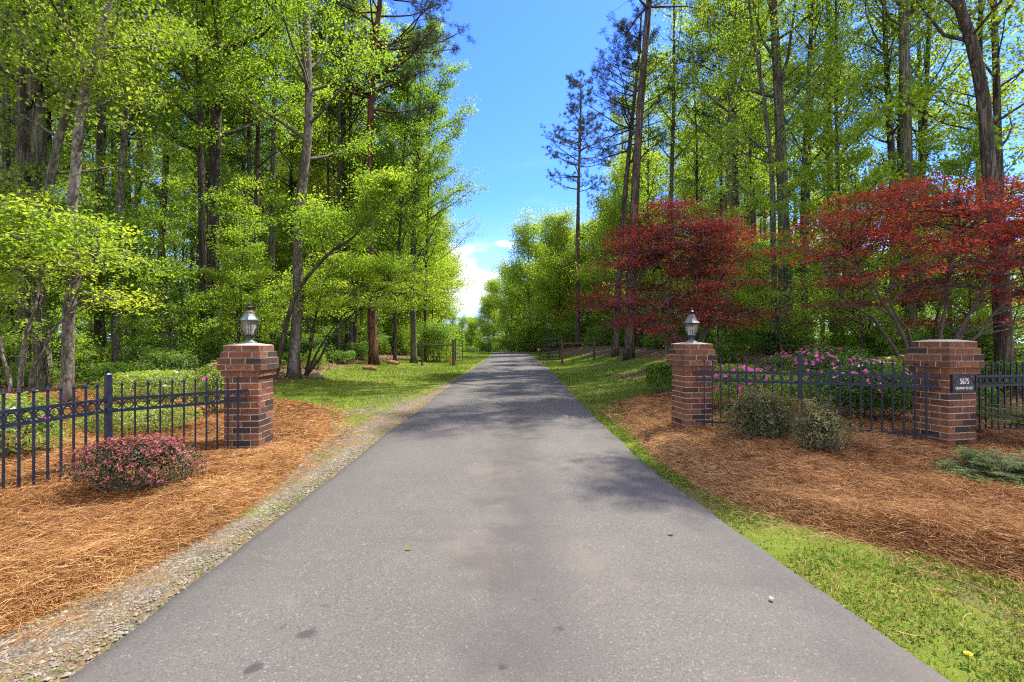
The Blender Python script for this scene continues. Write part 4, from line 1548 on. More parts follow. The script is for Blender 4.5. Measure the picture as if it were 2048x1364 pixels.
shrub('azalea_shrub', 'small green azalea seen through the fence right of the plaque pillar', gx(1962, 7.6), 7.6, 0.3, 0.3, 0.62, 2000, 0.045, M['leaf_azalea_dark'], 66, lump=0.2, tint=(2.6, 2), z=0.12)
shrub('barberry_shrub', 'larger straggly green and tan shrub with bare twigs before the right fence', gx(1524, 6.05), 6.05, 0.41, 0.33, 0.62, 7000, 0.034, M['leaf_sparse'], 71, shoots=(330, 0.024, 0.6, 1.0), lump=0.40, tint=(1.6, 2.4), stems=60, fill=0.12, nofreq=4.5, z=0.13, group='straggly shrubs in the right straw bed')
shrub('barberry_shrub', 'thin straggly twiggy shrub in the straw, right of the larger straggly one', gx(1640, 5.4), 5.4, 0.27, 0.25, 0.60, 3600, 0.034, M['leaf_sparse'], 72, shoots=(260, 0.024, 0.55, 1.0), lump=0.46, tint=(1.6, 2.2), stems=56, fill=0.1, nofreq=4.5, z=0.10, group='straggly shrubs in the right straw bed')
shrub('lawn_shrub', 'grey-green low shrub at the corner of the straw left of the inner right pillar', gx(1322, 12.2), 12.2, 0.42, 0.4, 0.72, 3200, 0.055, M['leaf_mid'], 73, lump=0.2, tint=(2.4, 2.4))
shrub('wild_shrub', 'pale green spreading bush behind the left wooden post and rail', gx(868, 33), 33, 1.75, 1.4, 3.2, 15000, 0.11, M['leaf_mid'], 74, lump=0.22, tint=(4, 1.6), fill=0.2, z=-0.45)


def yew(label, x, y, z, n, L, seed, az0=None, spread=3.14):
    rng = np.random.default_rng(seed)
    t = thing('yew_shrub', label, 'shrub', (x, y, z))
    b, lb = MB(), MB()
    for i in range(n):
        az = rng.uniform(0, 2 * pi) if az0 is None else az0 + rng.uniform(-spread, spread)
        el = rng.uniform(0.15, 1.25)
        Lf = L * rng.uniform(0.6, 1.1)
        s_ = np.linspace(0, 1, 7)
        rr = Lf * s_ * math.cos(el)
        zz = Lf * s_ * math.sin(el) - 0.35 * Lf * s_ ** 2 * (0.4 + math.sin(el))
        pts = np.column_stack([rr * math.cos(az), rr * math.sin(az), np.maximum(zz, 0.01) + 0.03])
        b.tube(pts, np.linspace(0.005, 0.0015, 7), 4, caps=False)
        for k in range(20):
            f = rng.uniform(0.25, 1.0)
            p = np.array([np.interp(f, s_, pts[:, c]) for c in range(3)])
            sg = 1 if k % 2 else -1
            a2 = az + sg * rng.uniform(0.5, 1.0)
            lb_ = 0.16 * (1.15 - 0.6 * f) * rng.uniform(0.7, 1.2)
            q = p + np.array([math.cos(a2), math.sin(a2), rng.uniform(-0.2, 0.15)]) * lb_
            b.prisms([p], [q], 0.0016, 0.0008)
            m_ = 12
            g = rng.uniform(0.05, 1.05, m_)
            base = p + (q - p) * g[:, None]
            w = a2 + np.where(np.arange(m_) % 2, 1, -1) * rng.uniform(0.8, 1.2, m_)
            nl = rng.uniform(0.014, 0.024, m_)
            d = np.column_stack([np.cos(w), np.sin(w), rng.uniform(-0.1, 0.3, m_)])
            e = np.cross(d, [0, 0, 1.0]) * 0.0022
            V = np.stack([base - e, base + e, base + d * nl[:, None] + e * 0.6, base + d * nl[:, None] - e * 0.6], 1).reshape(-1, 3)
            lb.add(V, np.arange(m_)[:, None] * 4 + np.arange(4)[None], tint=np.clip(rng.beta(2, 2) + 0.15 * f - 0.1, 0, 1))
    b.build('stems', M['twig'], t)
    lb.build('foliage', M['leaf_yew'], t, tint=True)


yew('feathery dark green low evergreen in the straw at the right edge of the photo', gx(2005, 4.4), 4.4, 0.15, 150, 0.50, 81)
yew('dark green evergreen spray reaching in from the right edge across the short fence', gx(2090, 5.7), 5.7, 0.36, 90, 0.66, 82)

# ------------------------------------------------------------------ trees


def resample(path, n):
    p = np.asarray(path, float)
    d = np.r_[0, np.cumsum(np.linalg.norm(np.diff(p, axis=0), axis=1))]
    # Catmull-Rom through the points
    out = []
    m = len(p)
    for u in np.linspace(0, d[-1], n):
        k = min(max(np.searchsorted(d, u) - 1, 0), m - 2)
        f = (u - d[k]) / (d[k + 1] - d[k] + 1e-9)
        p0, p1, p2, p3 = p[max(k - 1, 0)], p[k], p[k + 1], p[min(k + 2, m - 1)]
        out.append(0.5 * (2 * p1 + (p2 - p0) * f + (2 * p0 - 5 * p1 + 4 * p2 - p3) * f * f + (3 * p1 - p0 - 3 * p2 + p3) * f ** 3))
    return np.array(out)


def along(pts, f):
    n = len(pts)
    x = np.clip(np.asarray(f), 0, 1) * (n - 1)
    return np.column_stack([np.interp(x, np.arange(n), pts[:, c]) for c in range(3)])


def trunk_tube(b, path, r0, rng, sides=9, rtop=0.12, n=22, flare=0.5):
    pts = resample(path, n)
    zz = pts[:, 2] - pts[0, 2]
    tt_ = np.linspace(0, 1, n)
    r = r0 * ((1 - tt_) ** 0.75 * (1 - rtop) + rtop) + r0 * flare * np.exp(-np.maximum(zz, 0) / 0.16) * 0.8
    k = b.n
    b.tube(pts, r, sides)
    # uneven bark outline
    V = b.v[-1]
    V[:n * sides] += rng.normal(0, 0.035 * r0, (n * sides, 3)) * np.array([1, 1, 0])
    return pts, r


def sprays(rng, S0, E0, n, sig, flat, size, ctint):
    """leaf positions strewn along sticks S0->E0"""
    k = len(S0)
    idx = np.repeat(np.arange(k), n)
    u = rng.uniform(0.05, 1.12, len(idx))
    P = S0[idx] + (E0 - S0)[idx] * u[:, None]
    P = P + rng.normal(0, 1, P.shape) * np.array([sig, sig, sig * flat])
    return P, np.repeat(ctint, n)


def limbs(rng, tp, tr, f0, f1, nprim, plen, elev, nsec, shape=None, up=0.5, ph=None, az_bias=None):
    """primary and secondary branches -> stick arrays"""
    segs = []
    S0, E0, SL = [], [], []
    ga = rng.uniform(0, 6.28) if ph is None else ph
    fs = np.sort(rng.uniform(f0, f1, nprim))
    for i, f in enumerate(fs):
        g = (f - f0) / (f1 - f0 + 1e-6)
        L = plen * (shape(g) if shape else (0.55 + 0.9 * g) * (1.15 - g) * 1.5) * rng.uniform(0.7, 1.25)
        az = ga + i * 2.39996 + rng.normal(0, 0.3)
        if az_bias is not None and rng.random() < az_bias[1]:
            az = az_bias[0] + rng.normal(0, 0.8)
        e = elev + rng.normal(0, 0.14) + 0.35 * g
        p = along(tp, [f])[0]
        r = np.interp(f, np.linspace(0, 1, len(tr)), tr)
        rb = min(0.45 * r, 0.012 + 0.016 * L)
        pts = [p]
        a = az
        ee = e
        for s_ in range(4):
            d = np.array([math.cos(a) * math.cos(ee), math.sin(a) * math.cos(ee), math.sin(ee)])
            pts.append(pts[-1] + d * L / 4)
            a += rng.normal(0, 0.22)
            ee += up * 0.14 + rng.normal(0, 0.12)
        pts = np.array(pts)
        rr = rb * np.array([1, 0.78, 0.58, 0.38, 0.16])
        for s_ in range(4):
            segs.append((pts[s_], pts[s_ + 1], rr[s_], rr[s_ + 1]))
        for j in range(nsec):
            q = 0.28 + 0.72 * (j + rng.uniform(0, 1)) / nsec
            st = along(pts, [q])[0]
            sa = az + (1 if j % 2 else -1) * rng.uniform(0.4, 1.2)
            se = e * 0.5 + rng.normal(0.1, 0.25)
            sl = (0.18 + 0.36 * L * (1.1 - 0.6 * q)) * rng.uniform(0.6, 1.3)
            en = st + np.array([math.cos(sa) * math.cos(se), math.sin(sa) * math.cos(se), math.sin(se)]) * sl
            S0.append(st)
            E0.append(en)
            SL.append(sl)
        S0.append(along(pts, [0.72])[0])
        E0.append(pts[-1])
        SL.append(L * 0.28)
    return segs, np.array(S0), np.array(E0), np.array(SL)


def deciduous(name, label, loc, path, r0, seed, height=None, f0=0.3, nprim=30, plen=2.6, elev=0.55, nsec=6, nleaf=110, lsize=0.085, sig=0.2, flat=0.5, leaf='leaf_spring', bark='bark_dark', group=None, cat='tree', az_bias=None, low=None, tmean=0.58, rtop=0.12, sides=9, shape=None):
    """path is relative to loc"""
    rng = np.random.default_rng(seed)
    t = thing(name, label, cat, loc, 0, group)
    b = MB()
    tp, tr = trunk_tube(b, path, r0, rng, rtop=rtop, sides=sides)
    segs, S0, E0, SL = limbs(rng, tp, tr, f0, 0.98, nprim, plen, elev, nsec, az_bias=az_bias, shape=shape)
    if low:
        sg2, s2, e2, l2 = limbs(rng, tp, tr, low[0], f0, low[1], low[2], 0.25, 4, shape=lambda g: 0.8)
        segs += sg2
        S0, E0, SL = np.vstack([S0, s2]), np.vstack([E0, e2]), np.r_[SL, l2]
    A = np.array([s[0] for s in segs])
    B = np.array([s[1] for s in segs])
    b.prisms(A, B, np.array([s[2] for s in segs]), np.array([s[3] for s in segs]), 5)
    b.prisms(S0, E0, 0.004 + 0.004 * SL, 0.0025, 3)
    b.build('trunk', M[bark], t, smooth=True)
    ct = np.clip(rng.normal(tmean, 0.17, len(S0)), 0, 1)
    P, tn = sprays(rng, S0, E0, nleaf, sig, flat, lsize, ct)
    b = MB()
    leafquads(b, P, lsize * rng.uniform(0.6, 1.3, len(P)), rng, up=1.0, tint=tn + rng.normal(0, 0.12, len(P)), aspect=0.62)
    b.build('crown', M[leaf], t, tint=True)
    return t


def pine(name, label, loc, path, r0, seed, f0=0.55, nprim=34, plen=2.4, elev=0.15, tufts=3, nn=16, nl=0.20, nw=0.016, bark='bark_pine', group=None, cat='pine tree', az_bias=None, rtop=0.2, snags=6, shape=None):
    rng = np.random.default_rng(seed)
    t = thing(name, label, cat, loc, 0, group)
    b = MB()
    tp, tr = trunk_tube(b, path, r0, rng, rtop=rtop, flare=0.4)
    segs, S0, E0, SL = limbs(rng, tp, tr, f0, 0.99, nprim, plen, elev, 6, shape=shape or (lambda g: 0.45 + 0.9 * math.sin(min(1, g * 1.1 + 0.25) * pi) ** 0.8 * (1 - 0.5 * g)), up=0.6, az_bias=az_bias)
    A = np.array([s[0] for s in segs])
    B = np.array([s[1] for s in segs])
    b.prisms(A, B, np.array([s[2] for s in segs]), np.array([s[3] for s in segs]), 5)
    b.prisms(S0, E0, 0.012, 0.006, 4)
    # short dead snags on the bare bole
    if snags:
        fs = rng.uniform(f0 * 0.5, f0, snags)
        a = rng.uniform(0, 6.28, snags)
        s0 = along(tp, fs)
        b.prisms(s0, s0 + np.column_stack([np.cos(a), np.sin(a), rng.normal(0, .3, snags)]) * rng.uniform(0.4, 1.3, (snags, 1)), 0.018, 0.005, 4)
    b.build('trunk', M[bark], t, smooth=True)
    k = len(S0)
    idx = np.repeat(np.arange(k), tufts)
    C = S0[idx] + (E0 - S0)[idx] * rng.uniform(0.25, 1.05, (len(idx), 1)) + rng.normal(0, 0.09, (len(idx), 3))
    ax = (E0 - S0)[idx]
    ax /= np.linalg.norm(ax, axis=1, keepdims=True) + 1e-6
    ti = np.clip(rng.normal(0.45, 0.2, len(C)), 0, 1)
    idn = np.repeat(np.arange(len(C)), nn)
    n = len(idn)
    d = rng.normal(0, 0.75, (n, 3)) + ax[idn] * 0.55 + np.array([0, 0, 0.25])
    d /= np.linalg.norm(d, axis=1, keepdims=True)
    e = np.cross(d, rng.normal(0, 1, (n, 3)))
    e /= np.linalg.norm(e, axis=1, keepdims=True)
    L = nl * rng.uniform(0.6, 1.25, (n, 1))
    c = C[idn] + rng.normal(0, 0.04, (n, 3))
    V = np.stack([c - e * nw / 2, c + e * nw / 2, c + d * L + e * nw * 0.3, c + d * L - e * nw * 0.3], 1).reshape(-1, 3)
    b = MB()
    b.add(V, np.arange(n)[:, None] * 4 + np.arange(4)[None], tint=np.repeat(np.clip(ti[idn] + rng.normal(0, 0.1, n), 0, 1), 4))
    b.build('crown', M['needle'], t, tint=True)
    return t


def px_path(base_px, Y, pts, top_h, lean_depth=0.0, dxtop=0.0):
    """base world location and relative trunk path through the photo's trunk line, continued to top_h"""
    x0 = gx(base_px, Y)
    z0 = float(H(x0, Y))
    path = [(0, 0, -0.15)]
    for (px, py) in pts:
        x, _, z = Pw(px, py, Y)
        path.append((x - x0, lean_depth * (z - z0) / 10, z - z0))
    path.sort(key=lambda q: q[2])
    lx, ly, lz = path[-1]
    px_, _, pz = path[-2]
    sl = (lx - px_) / max(0.5, lz - pz)
    if lz < top_h:
        k = (top_h - lz)
        path.append((lx + sl * k * 0.35 + dxtop, ly, lz + k * 0.5))
        path.append((lx + sl * k * 0.6 + dxtop * 1.5, ly, top_h))
    return (x0, Y, z0), path


def hero(kind, label, base, Y, pts, top, r0, seed, **kw):
    loc, path = px_path(base, Y, pts, top)
    if kind == 'pine':
        return pine('pine_tree', label, loc, path, r0, seed, **kw)
    return deciduous('deciduous_tree', label, loc, path, r0, seed, **kw)


# --- front row on the left
hero('d', 'thick dark-barked tree at the left edge, rising behind the black fence', 52, 11.0, [(50, 560), (48, 300), (52, 0)], 19, 0.17, 101, f0=0.30, bark='bark_dark', leaf='leaf_spring', low=(0.12, 5, 1.6))
hero('d', 'slim forked grey tree leaning right, between the two leftmost trunks', 88, 10.4, [(72, 600), (100, 360), (150, 170), (190, 120), (230, -60)], 15, 0.10, 102, f0=0.30, bark='bark_green', leaf='leaf_olive', low=(0.15, 5, 1.4))
hero('d', 'pale grey trunk with light patches standing close behind the left fence', 133, 9.2, [(138, 620), (152, 540), (143, 440), (152, 330), (165, 200), (205, 60)], 14, 0.105, 103, f0=0.34, bark='bark_grey', leaf='leaf_olive', nprim=34, plen=2.3)
hero('d', 'slender bent pale trunk behind the azalea, left of the lantern', 240, 13.0, [(229, 660), (237, 600), (252, 520), (238, 420), (252, 240), (262, 0)], 16, 0.105, 104, f0=0.32, bark='bark_grey', leaf='leaf_spring', low=(0.12, 6, 1.5))
hero('d', 'big straight dark trunk directly behind the left lantern', 424, 17.0, [(425, 600), (427, 430), (432, 250), (438, 0)], 22, 0.24, 105, f0=0.32, bark='bark_dark', leaf='leaf_spring', nprim=40, plen=3.4, low=(0.14, 8, 2.0))
hero('d', 'tree with a pale upper trunk and dark crooked foot just right of the left pillar', 588, 16.0, [(590, 690), (597, 600), (596, 480), (606, 360), (618, 230), (614, 60)], 20, 0.19, 106, f0=0.36, bark='bark_grey', leaf='leaf_spring', nprim=40, plen=3.2)
hero('pine', 'tall pine with reddish bark at the left wood edge, near the lawn', 748, 25.0, [(744, 620), (740, 480), (738, 330), (748, 120), (760, 0)], 26, 0.24, 107, f0=0.50, nprim=66, plen=3.3, tufts=5, bark='bark_pine_red', az_bias=(0.1, 0.2), snags=12)
hero('d', 'thin dark straight trunk between the lantern and the pale-topped tree', 516, 20, [(513, 560), (514, 350), (521, 100)], 20, 0.13, 108, f0=0.32, bark='bark_dark', leaf='leaf_spring', plen=2.6)
hero('d', 'thin dark trunk at the lawn edge above the bush by the left wooden post', 849, 33, [(852, 560), (856, 420)], 17, 0.125, 109, f0=0.30, bark='bark_dark', leaf='leaf_spring', plen=4.0, nprim=44, nleaf=85)
hero('d', 'thin forked trunk in the left wood, right of the red-barked pine', 790, 28, [(792, 560), (806, 400), (806, 330), (815, 200)], 18, 0.115, 110, f0=0.30, bark='bark_dark', leaf='leaf_spring', plen=3.6, nprim=40)
hero('d', 'leafy tree at the left wood edge whose crown bulges out against the sky', 828, 29.5, [(826, 500), (835, 330)], 20, 0.2, 111, f0=0.25, bark='bark_green', leaf='leaf_spring', plen=3.8, nprim=50, nleaf=95, lsize=0.12)
hero('d', 'leaning dark sapling crossing in front of the pale-topped tree', 548, 15.2, [(575, 640), (600, 575), (660, 505), (700, 480)], 6.2, 0.085, 112, f0=0.45, bark='bark_dark', leaf='leaf_spring', plen=1.6, nprim=16)
# --- front row on the right
hero('pine', 'tall leaning pine with a long bare trunk behind the left red maple', 1258, 24.0, [(1262, 560), (1268, 430), (1281, 210), (1298, 0)], 27, 0.25, 121, f0=0.64, nprim=40, plen=3.4, snags=10)
hero('pine', 'thinner leaning pine just left of the tallest bare-trunked pine', 1230, 27.5, [(1238, 560), (1247, 430), (1262, 260), (1276, 130)], 19.5, 0.2, 122, f0=0.56, nprim=46, plen=2.9, az_bias=(pi, 0.45), snags=8, bark='bark_pine')
hero('pine', 'lone tall thin pine with a dark open crown standing against the blue sky', 1156, 50, [(1155, 520), (1157, 380), (1161, 240)], 27.6, 0.27, 123, f0=0.58, nprim=52, plen=3.3, snags=8, az_bias=(pi, 0.25), nw=0.030, nl=0.26, tufts=2)
hero('d', 'straight greenish trunk behind the left red maple, right of the leaning pines', 1455, 22, [(1456, 520), (1458, 420), (1463, 200), (1470, 0)], 21, 0.21, 124, f0=0.40, bark='bark_green', leaf='leaf_spring', plen=3.2, nprim=38, nleaf=70)
hero('d', 'big greenish-grey forked trunk in the gap between the two red maples', 1574, 17.5, [(1570, 560), (1567, 430), (1562, 300), (1553, 120), (1546, 0)], 21, 0.23, 125, f0=0.42, bark='bark_green', leaf='leaf_spring', plen=3.4, nprim=38, nleaf=70)
hero('d', 'slim curving trunk just left of the big forked one between the maples', 1556, 16.6, [(1548, 600), (1546, 420), (1540, 300), (1520, 150), (1505, 60)], 15, 0.11, 126, f0=0.34, bark='bark_green', leaf='leaf_spring', plen=2.4, nprim=28, nleaf=70)
hero('d', 'slim upright trunk just right of the big forked one, above the right maple', 1610, 20, [(1607, 430), (1612, 280), (1622, 60)], 19, 0.15, 127, f0=0.36, bark='bark_dark', leaf='leaf_spring', plen=2.6, nprim=30, nleaf=70)
hero('d', 'tall stout grey-brown trunk rising behind the middle of the right red maple', 1820, 16, [(1817, 560), (1814, 390), (1811, 200), (1806, 0)], 20, 0.22, 128, f0=0.50, bark='bark_green', leaf='leaf_olive', plen=3.0, nprim=30, nleaf=70)
hero('d', 'dark upright trunk just left of the stout one behind the right maple', 1790, 20, [(1787, 420), (1780, 260), (1772, 110), (1768, 0)], 19, 0.18, 129, f0=0.42, bark='bark_dark', leaf='leaf_spring', plen=2.8, nprim=32, nleaf=70)
hero('d', 'thick furrowed trunk leaning left at the right edge, behind the short fence', 2012, 11.6, [(2004, 640), (1996, 480), (1978, 330), (1966, 200), (1942, 80), (1915, 0)], 16, 0.185, 130, f0=0.52, bark='bark_dark', leaf='leaf_olive', plen=2.4, nprim=28, nleaf=70)
hero('d', 'slender trunk right of the stout one, half hidden by the right maple', 1842, 21, [(1843, 420), (1850, 240), (1858, 60)], 19, 0.16, 131, f0=0.40, bark='bark_dark', leaf='leaf_spring', plen=2.6, nprim=30, nleaf=70)
hero('pine', 'dark pine deep in the right wood above the middle of the maples', 1668, 25, [(1664, 500), (1660, 380), (1658, 200)], 21, 0.2, 132, f0=0.5, nprim=44, plen=2.6)


# --- layered small trees: red maples and understory dogwoods
def layered(name, label, loc, stems, centre, rad, seed, nspray=70, srad=0.6, nleaf=240, lsize=0.07, leaf='leaf_red', bark='twig_red', flat=0.09, zbias=0.0, lean=(0, 0), cat='tree', tsig=0.2, tmean=0.5, rstem=0.05, aspect=0.5):
    rng = np.random.default_rng(seed)
    t = thing(name, label, cat, loc)
    c = np.array(centre, float)
    b = MB()
    n = nspray
    D = rng.normal(0, 1, (n, 3))
    D /= np.linalg.norm(D, axis=1, keepdims=True)
    D[:, 2] = np.where(D[:, 2] < -0.5, -D[:, 2], D[:, 2])
    u = 0.35 + 0.65 * rng.random(n) ** 0.5
    C = c + D * np.array(rad) * u[:, None]
    # stems fan out from the foot
    SP = []
    for (dx, dy, h) in stems:
        p = resample([(0, 0, -0.1), (dx * 0.12, dy * 0.12, 0.35), (dx * 0.45, dy * 0.45, h * 0.55), (dx, dy, h)], 10)
        p[2:] += rng.normal(0, 0.03, (8, 3))
        b.tube(p, np.linspace(rstem, rstem * 0.2, 10), 7)
        SP.append(p)
    allp = np.vstack([p[3:] for p in SP])
    segA, segB, ra, rb = [], [], [], []
    for k in range(n):
        w = np.linalg.norm((allp - C[k]) * np.array([1, 1, 1.6]), axis=1) + np.where(allp[:, 2] > C[k, 2] - 0.1, 1.2, 0)
        s_ = allp[np.argmin(w)]
        m1 = s_ * 0.62 + C[k] * 0.38 + rng.normal(0, 0.06, 3) + [0, 0, 0.10]
        m2 = s_ * 0.3 + C[k] * 0.7 + rng.normal(0, 0.06, 3) + [0, 0, 0.08]
        for a_, b_, r1, r2 in ((s_, m1, .017, .012), (m1, m2, .012, .008), (m2, C[k], .008, .004)):
            segA.append(a_)
            segB.append(b_)
            ra.append(r1)
            rb.append(r2)
        for j in range(6):
            a = rng.uniform(0, 6.28)
            segA.append(m2 if j < 3 else C[k])
            segB.append(C[k] + np.array([math.cos(a), math.sin(a), rng.normal(-0.05, 0.08)]) * srad * rng.uniform(0.5, 1))
            ra.append(.005)
            rb.append(.002)
    b.prisms(np.array(segA), np.array(segB), np.array(ra), np.array(rb), 4)
    b.build('trunk', M[bark], t, smooth=True)
    idx = np.repeat(np.arange(n), nleaf)
    a = rng.uniform(0, 2 * pi, len(idx))
    sr = srad * rng.uniform(0.65, 1.35, n)
    lob = 1 + 0.35 * np.sin(a * 3 + idx * 1.7) + 0.2 * np.sin(a * 5 + idx)
    r = np.sqrt(rng.random(len(idx))) * sr[idx] * lob
    out = C - c
    oa = np.arctan2(out[:, 1], out[:, 0])[idx]
    # sprays stretch outwards and droop at their tips
    x = r * np.cos(a) * 1.25
    y = r * np.sin(a) * 0.8
    P = C[idx] + np.column_stack([x * np.cos(oa) - y * np.sin(oa), x * np.sin(oa) + y * np.cos(oa), -0.18 * np.maximum(x, 0) ** 1.5 + rng.normal(0, flat, len(idx))])
    tc = np.clip(rng.normal(tmean, tsig, n) + zbias * (C[:, 2] - c[2]) / rad[2], 0, 1)
    b = MB()
    leafquads(b, P, lsize * rng.uniform(0.6, 1.3, len(P)), rng, up=1.5, tint=tc[idx] + rng.normal(0, 0.13, len(idx)), aspect=aspect)
    b.build('crown', M[leaf], t, tint=True)
    return t


fan = [(-1.3, -0.3, 2.6), (-0.5, 0.6, 3.4), (0.3, -0.4, 3.6), (1.1, 0.3, 2.9), (0.7, -0.8, 2.4), (-0.9, -0.8, 2.2)]
x = gx(1368, 11.8)
layered('red_maple', 'dark red-leaved Japanese maple on the left, spreading behind the inner right pillar', (x, 11.8, float(H(x, 11.8))), fan, (-0.25, 0, 2.4), (2.0, 1.5, 2.3), 201, nspray=165, srad=0.5, nleaf=215, lsize=0.062, tmean=0.45, zbias=0.16, tsig=0.24, flat=0.06, leaf='leaf_burgundy')
x = gx(1862, 9.6)
fan2 = [(-2.2, -0.3, 2.5), (-1.2, 0.5, 3.2), (0.3, -0.4, 3.7), (1.9, 0.3, 3.3), (1.2, -0.8, 2.6), (-1.5, -0.8, 2.2), (2.6, 0.5, 4.2)]
layered('red_maple', 'wide orange-red Japanese maple on the right, its stems forking behind the plaque pillar', (x, 9.6, float(H(x, 9.6))), fan2, (0.5, 0, 2.65), (3.3, 1.8, 2.1), 202, nspray=190, srad=0.6, nleaf=185, lsize=0.060, tmean=0.48, zbias=0.22, tsig=0.28, flat=0.042)
layered('dogwood_tree', 'small layered yellow-green tree reaching over the lawn right of the left pillar', (gx(610, 17.2), 17.2, float(H(-7.3, 17.2))), [(2.0, -0.6, 2.6), (0.9, -0.2, 3.6), (3.0, -0.3, 3.2), (0.3, 0.8, 3.0)], (2.2, -0.3, 2.9), (2.4, 1.5, 1.55), 203, nspray=75, srad=0.65, nleaf=230, lsize=0.085, leaf='leaf_spring', bark='bark_dark', tmean=0.72, aspect=0.6)
layered('dogwood_tree', 'small layered leafy tree at the left edge with low sprays over the black fence', (gx(30, 8.4), 8.4, float(H(-8.6, 8.4))), [(1.0, -0.6, 2.2), (0.2, 0.4, 3.0), (1.6, -0.2, 2.6), (-0.8, 0.3, 2.4)], (0.35, -0.2, 2.55), (1.7, 1.2, 1.2), 204, nspray=60, srad=0.5, nleaf=170, lsize=0.075, leaf='leaf_spring', bark='bark_grey', tmean=0.66, aspect=0.55, rstem=0.04)

# --- the woods behind: prototypes copied as individual trees


def straight(h, rng, wig=0.25, lean=0.3):
    n = 6
    z = np.linspace(0, h, n)
    x = np.cumsum(rng.normal(0, wig * 0.4, n)) + lean * z / h * rng.normal(0, 1)
    y = np.cumsum(rng.normal(0, wig * 0.4, n)) + lean * z / h * rng.normal(0, 1)
    p = np.column_stack([x - x[0], y - y[0], z])
    p[0, 2] = -0.4
    return p


rg = np.random.default_rng(500)
PROTO = {'tall': [], 'pine': [], 'sapling': [], 'bush': [], 'edge': []}
far_loc = (0, 900, -60)
L_TALL = 'tall thin-trunked leafy tree'
specs = [(20, .14, 'leaf_spring', 'bark_dark', .36), (23, .17, 'leaf_spring', 'bark_green', .42), (18, .10, 'leaf_olive', 'bark_grey', .34), (22, .15, 'leaf_spring', 'bark_dark', .40), (19, .11, 'leaf_spring', 'bark_dark', .30), (21, .13, 'leaf_spring', 'bark_green', .38)]
for i, (h, r, lf, bk, f0) in enumerate(specs):
    o = deciduous('deciduous_tree', 'p', far_loc, straight(h, rg, 0.16, 0.25), r, 600 + i, f0=f0, nprim=30, plen=2.7, nsec=6, nleaf=44, lsize=0.125, sig=0.25, leaf=lf, bark=bk, low=(0.10, 4, 1.3), sides=7, tmean=0.66)
    PROTO['tall'].append((o, kids(o)))
for i in range(3):
    o = deciduous('deciduous_tree', 'p', far_loc, straight(15 + i, rg), 0.16, 640 + i, f0=0.07, nprim=62, plen=3.3, nsec=7, nleaf=70, lsize=0.19, sig=0.60, leaf='leaf_spring', bark='bark_dark', sides=7, elev=0.35, tmean=0.8, shape=lambda g: 0.55 + 0.65 * math.sin(min(1.0, g + 0.2) * pi))
    PROTO['edge'].append((o, kids(o)))
for i in range(2):
    o = pine('pine_tree', 'p', far_loc, straight(23 + i, rg, 0.12), 0.2, 610 + i, f0=0.45, nprim=44, plen=2.8, nn=13, nw=0.026, nl=0.24)
    PROTO['pine'].append((o, kids(o)))
for i, (h, lf) in enumerate(((7, 'leaf_spring'), (8.5, 'leaf_mid'), (6, 'leaf_spring'), (5, 'leaf_olive'))):
    o = deciduous('sapling', 'p', far_loc, straight(h, rg, .3, .8), 0.05, 620 + i, f0=0.14, nprim=24, plen=1.5, nsec=5, nleaf=42, lsize=0.095, sig=0.16, flat=0.35, leaf=lf, bark='bark_dark', sides=6, elev=0.35)
    PROTO['sapling'].append((o, kids(o)))
for i, lf in enumerate(('leaf_mid', 'leaf_mid', 'leaf_spring')):
    o = shrub('wild_shrub', 'p', 0, 900, 0.9, 0.8, (1.3, 1.0, 1.6)[i], 3000, 0.095, M[lf], 630 + i, lump=0.35, z=-60, fill=0.25, stems=20)
    PROTO['bush'].append((o, kids(o)))
USED = set()


def put(kind, x, y, label, group, rng, smin=0.85, smax=1.2, idx=None):
    pr = PROTO[kind]
    k = int(rng.integers(len(pr))) if idx is None else idx % len(pr)
    o, ch = pr[k]
    z = float(H(x, y))
    s_ = rng.uniform(smin, smax)
    if kind == 'bush':
        z -= 0.24 * s_
    sc = (s_ * rng.uniform(0.9, 1.1), s_ * rng.uniform(0.9, 1.1), s_)
    rz = rng.uniform(0, 2 * pi)
    if (kind, k) not in USED:
        USED.add((kind, k))
        o.location, o.scale, o.rotation_euler = (x, y, z), sc, (0, 0, rz)
        o['label'], o['group'] = label, group
        return o
    return dup(o, ch, (x, y, z), rz, sc, label, group)


def scatter(rng, n, region, mind):
    out = []
    tries = 0
    while len(out) < n and tries < n * 200:
        tries += 1
        p = region(rng)
        if p is None:
            continue
        if all((p[0] - q[0]) ** 2 + (p[1] - q[1]) ** 2 > mind ** 2 for q in out[-400:]):
            out.append(p)
    return out


def edge_left(y):
    return float(np.interp(y, [6, 9, 12, 16, 24, 32, 45, 60, 75], [-11, -10.5, -10.5, -9.0, -9.6, -9.2, -9.4, -10.2, -14]))


def edge_right(y):
    return float(np.interp(y, [8, 12, 16, 22, 32, 45, 60, 75], [12, 10.5, 8.8, 8.4, 8.2, 7.8, 6.6, 3]))


def edge_right_tall(y):
    return max(float(np.interp(y, [8, 12, 16, 20, 24, 32], [17, 16, 14, 10.5, 8.8, 8.2])), 0.225 * y)


def reg_left(a, b, depth):
    def f(r):
        y = r.uniform(a, b)
        x = edge_left(y) - depth * r.random() ** 1.3
        return (x, y) if abs(x) < y * 1.3 + 5 else None
    return f


def reg_right(a, b, depth, edge=edge_right):
    def f(r):
        y = r.uniform(a, b)
        x = edge(y) + depth * r.random() ** 1.3
        return (x, y) if abs(x) < y * 1.3 + 5 else None
    return f


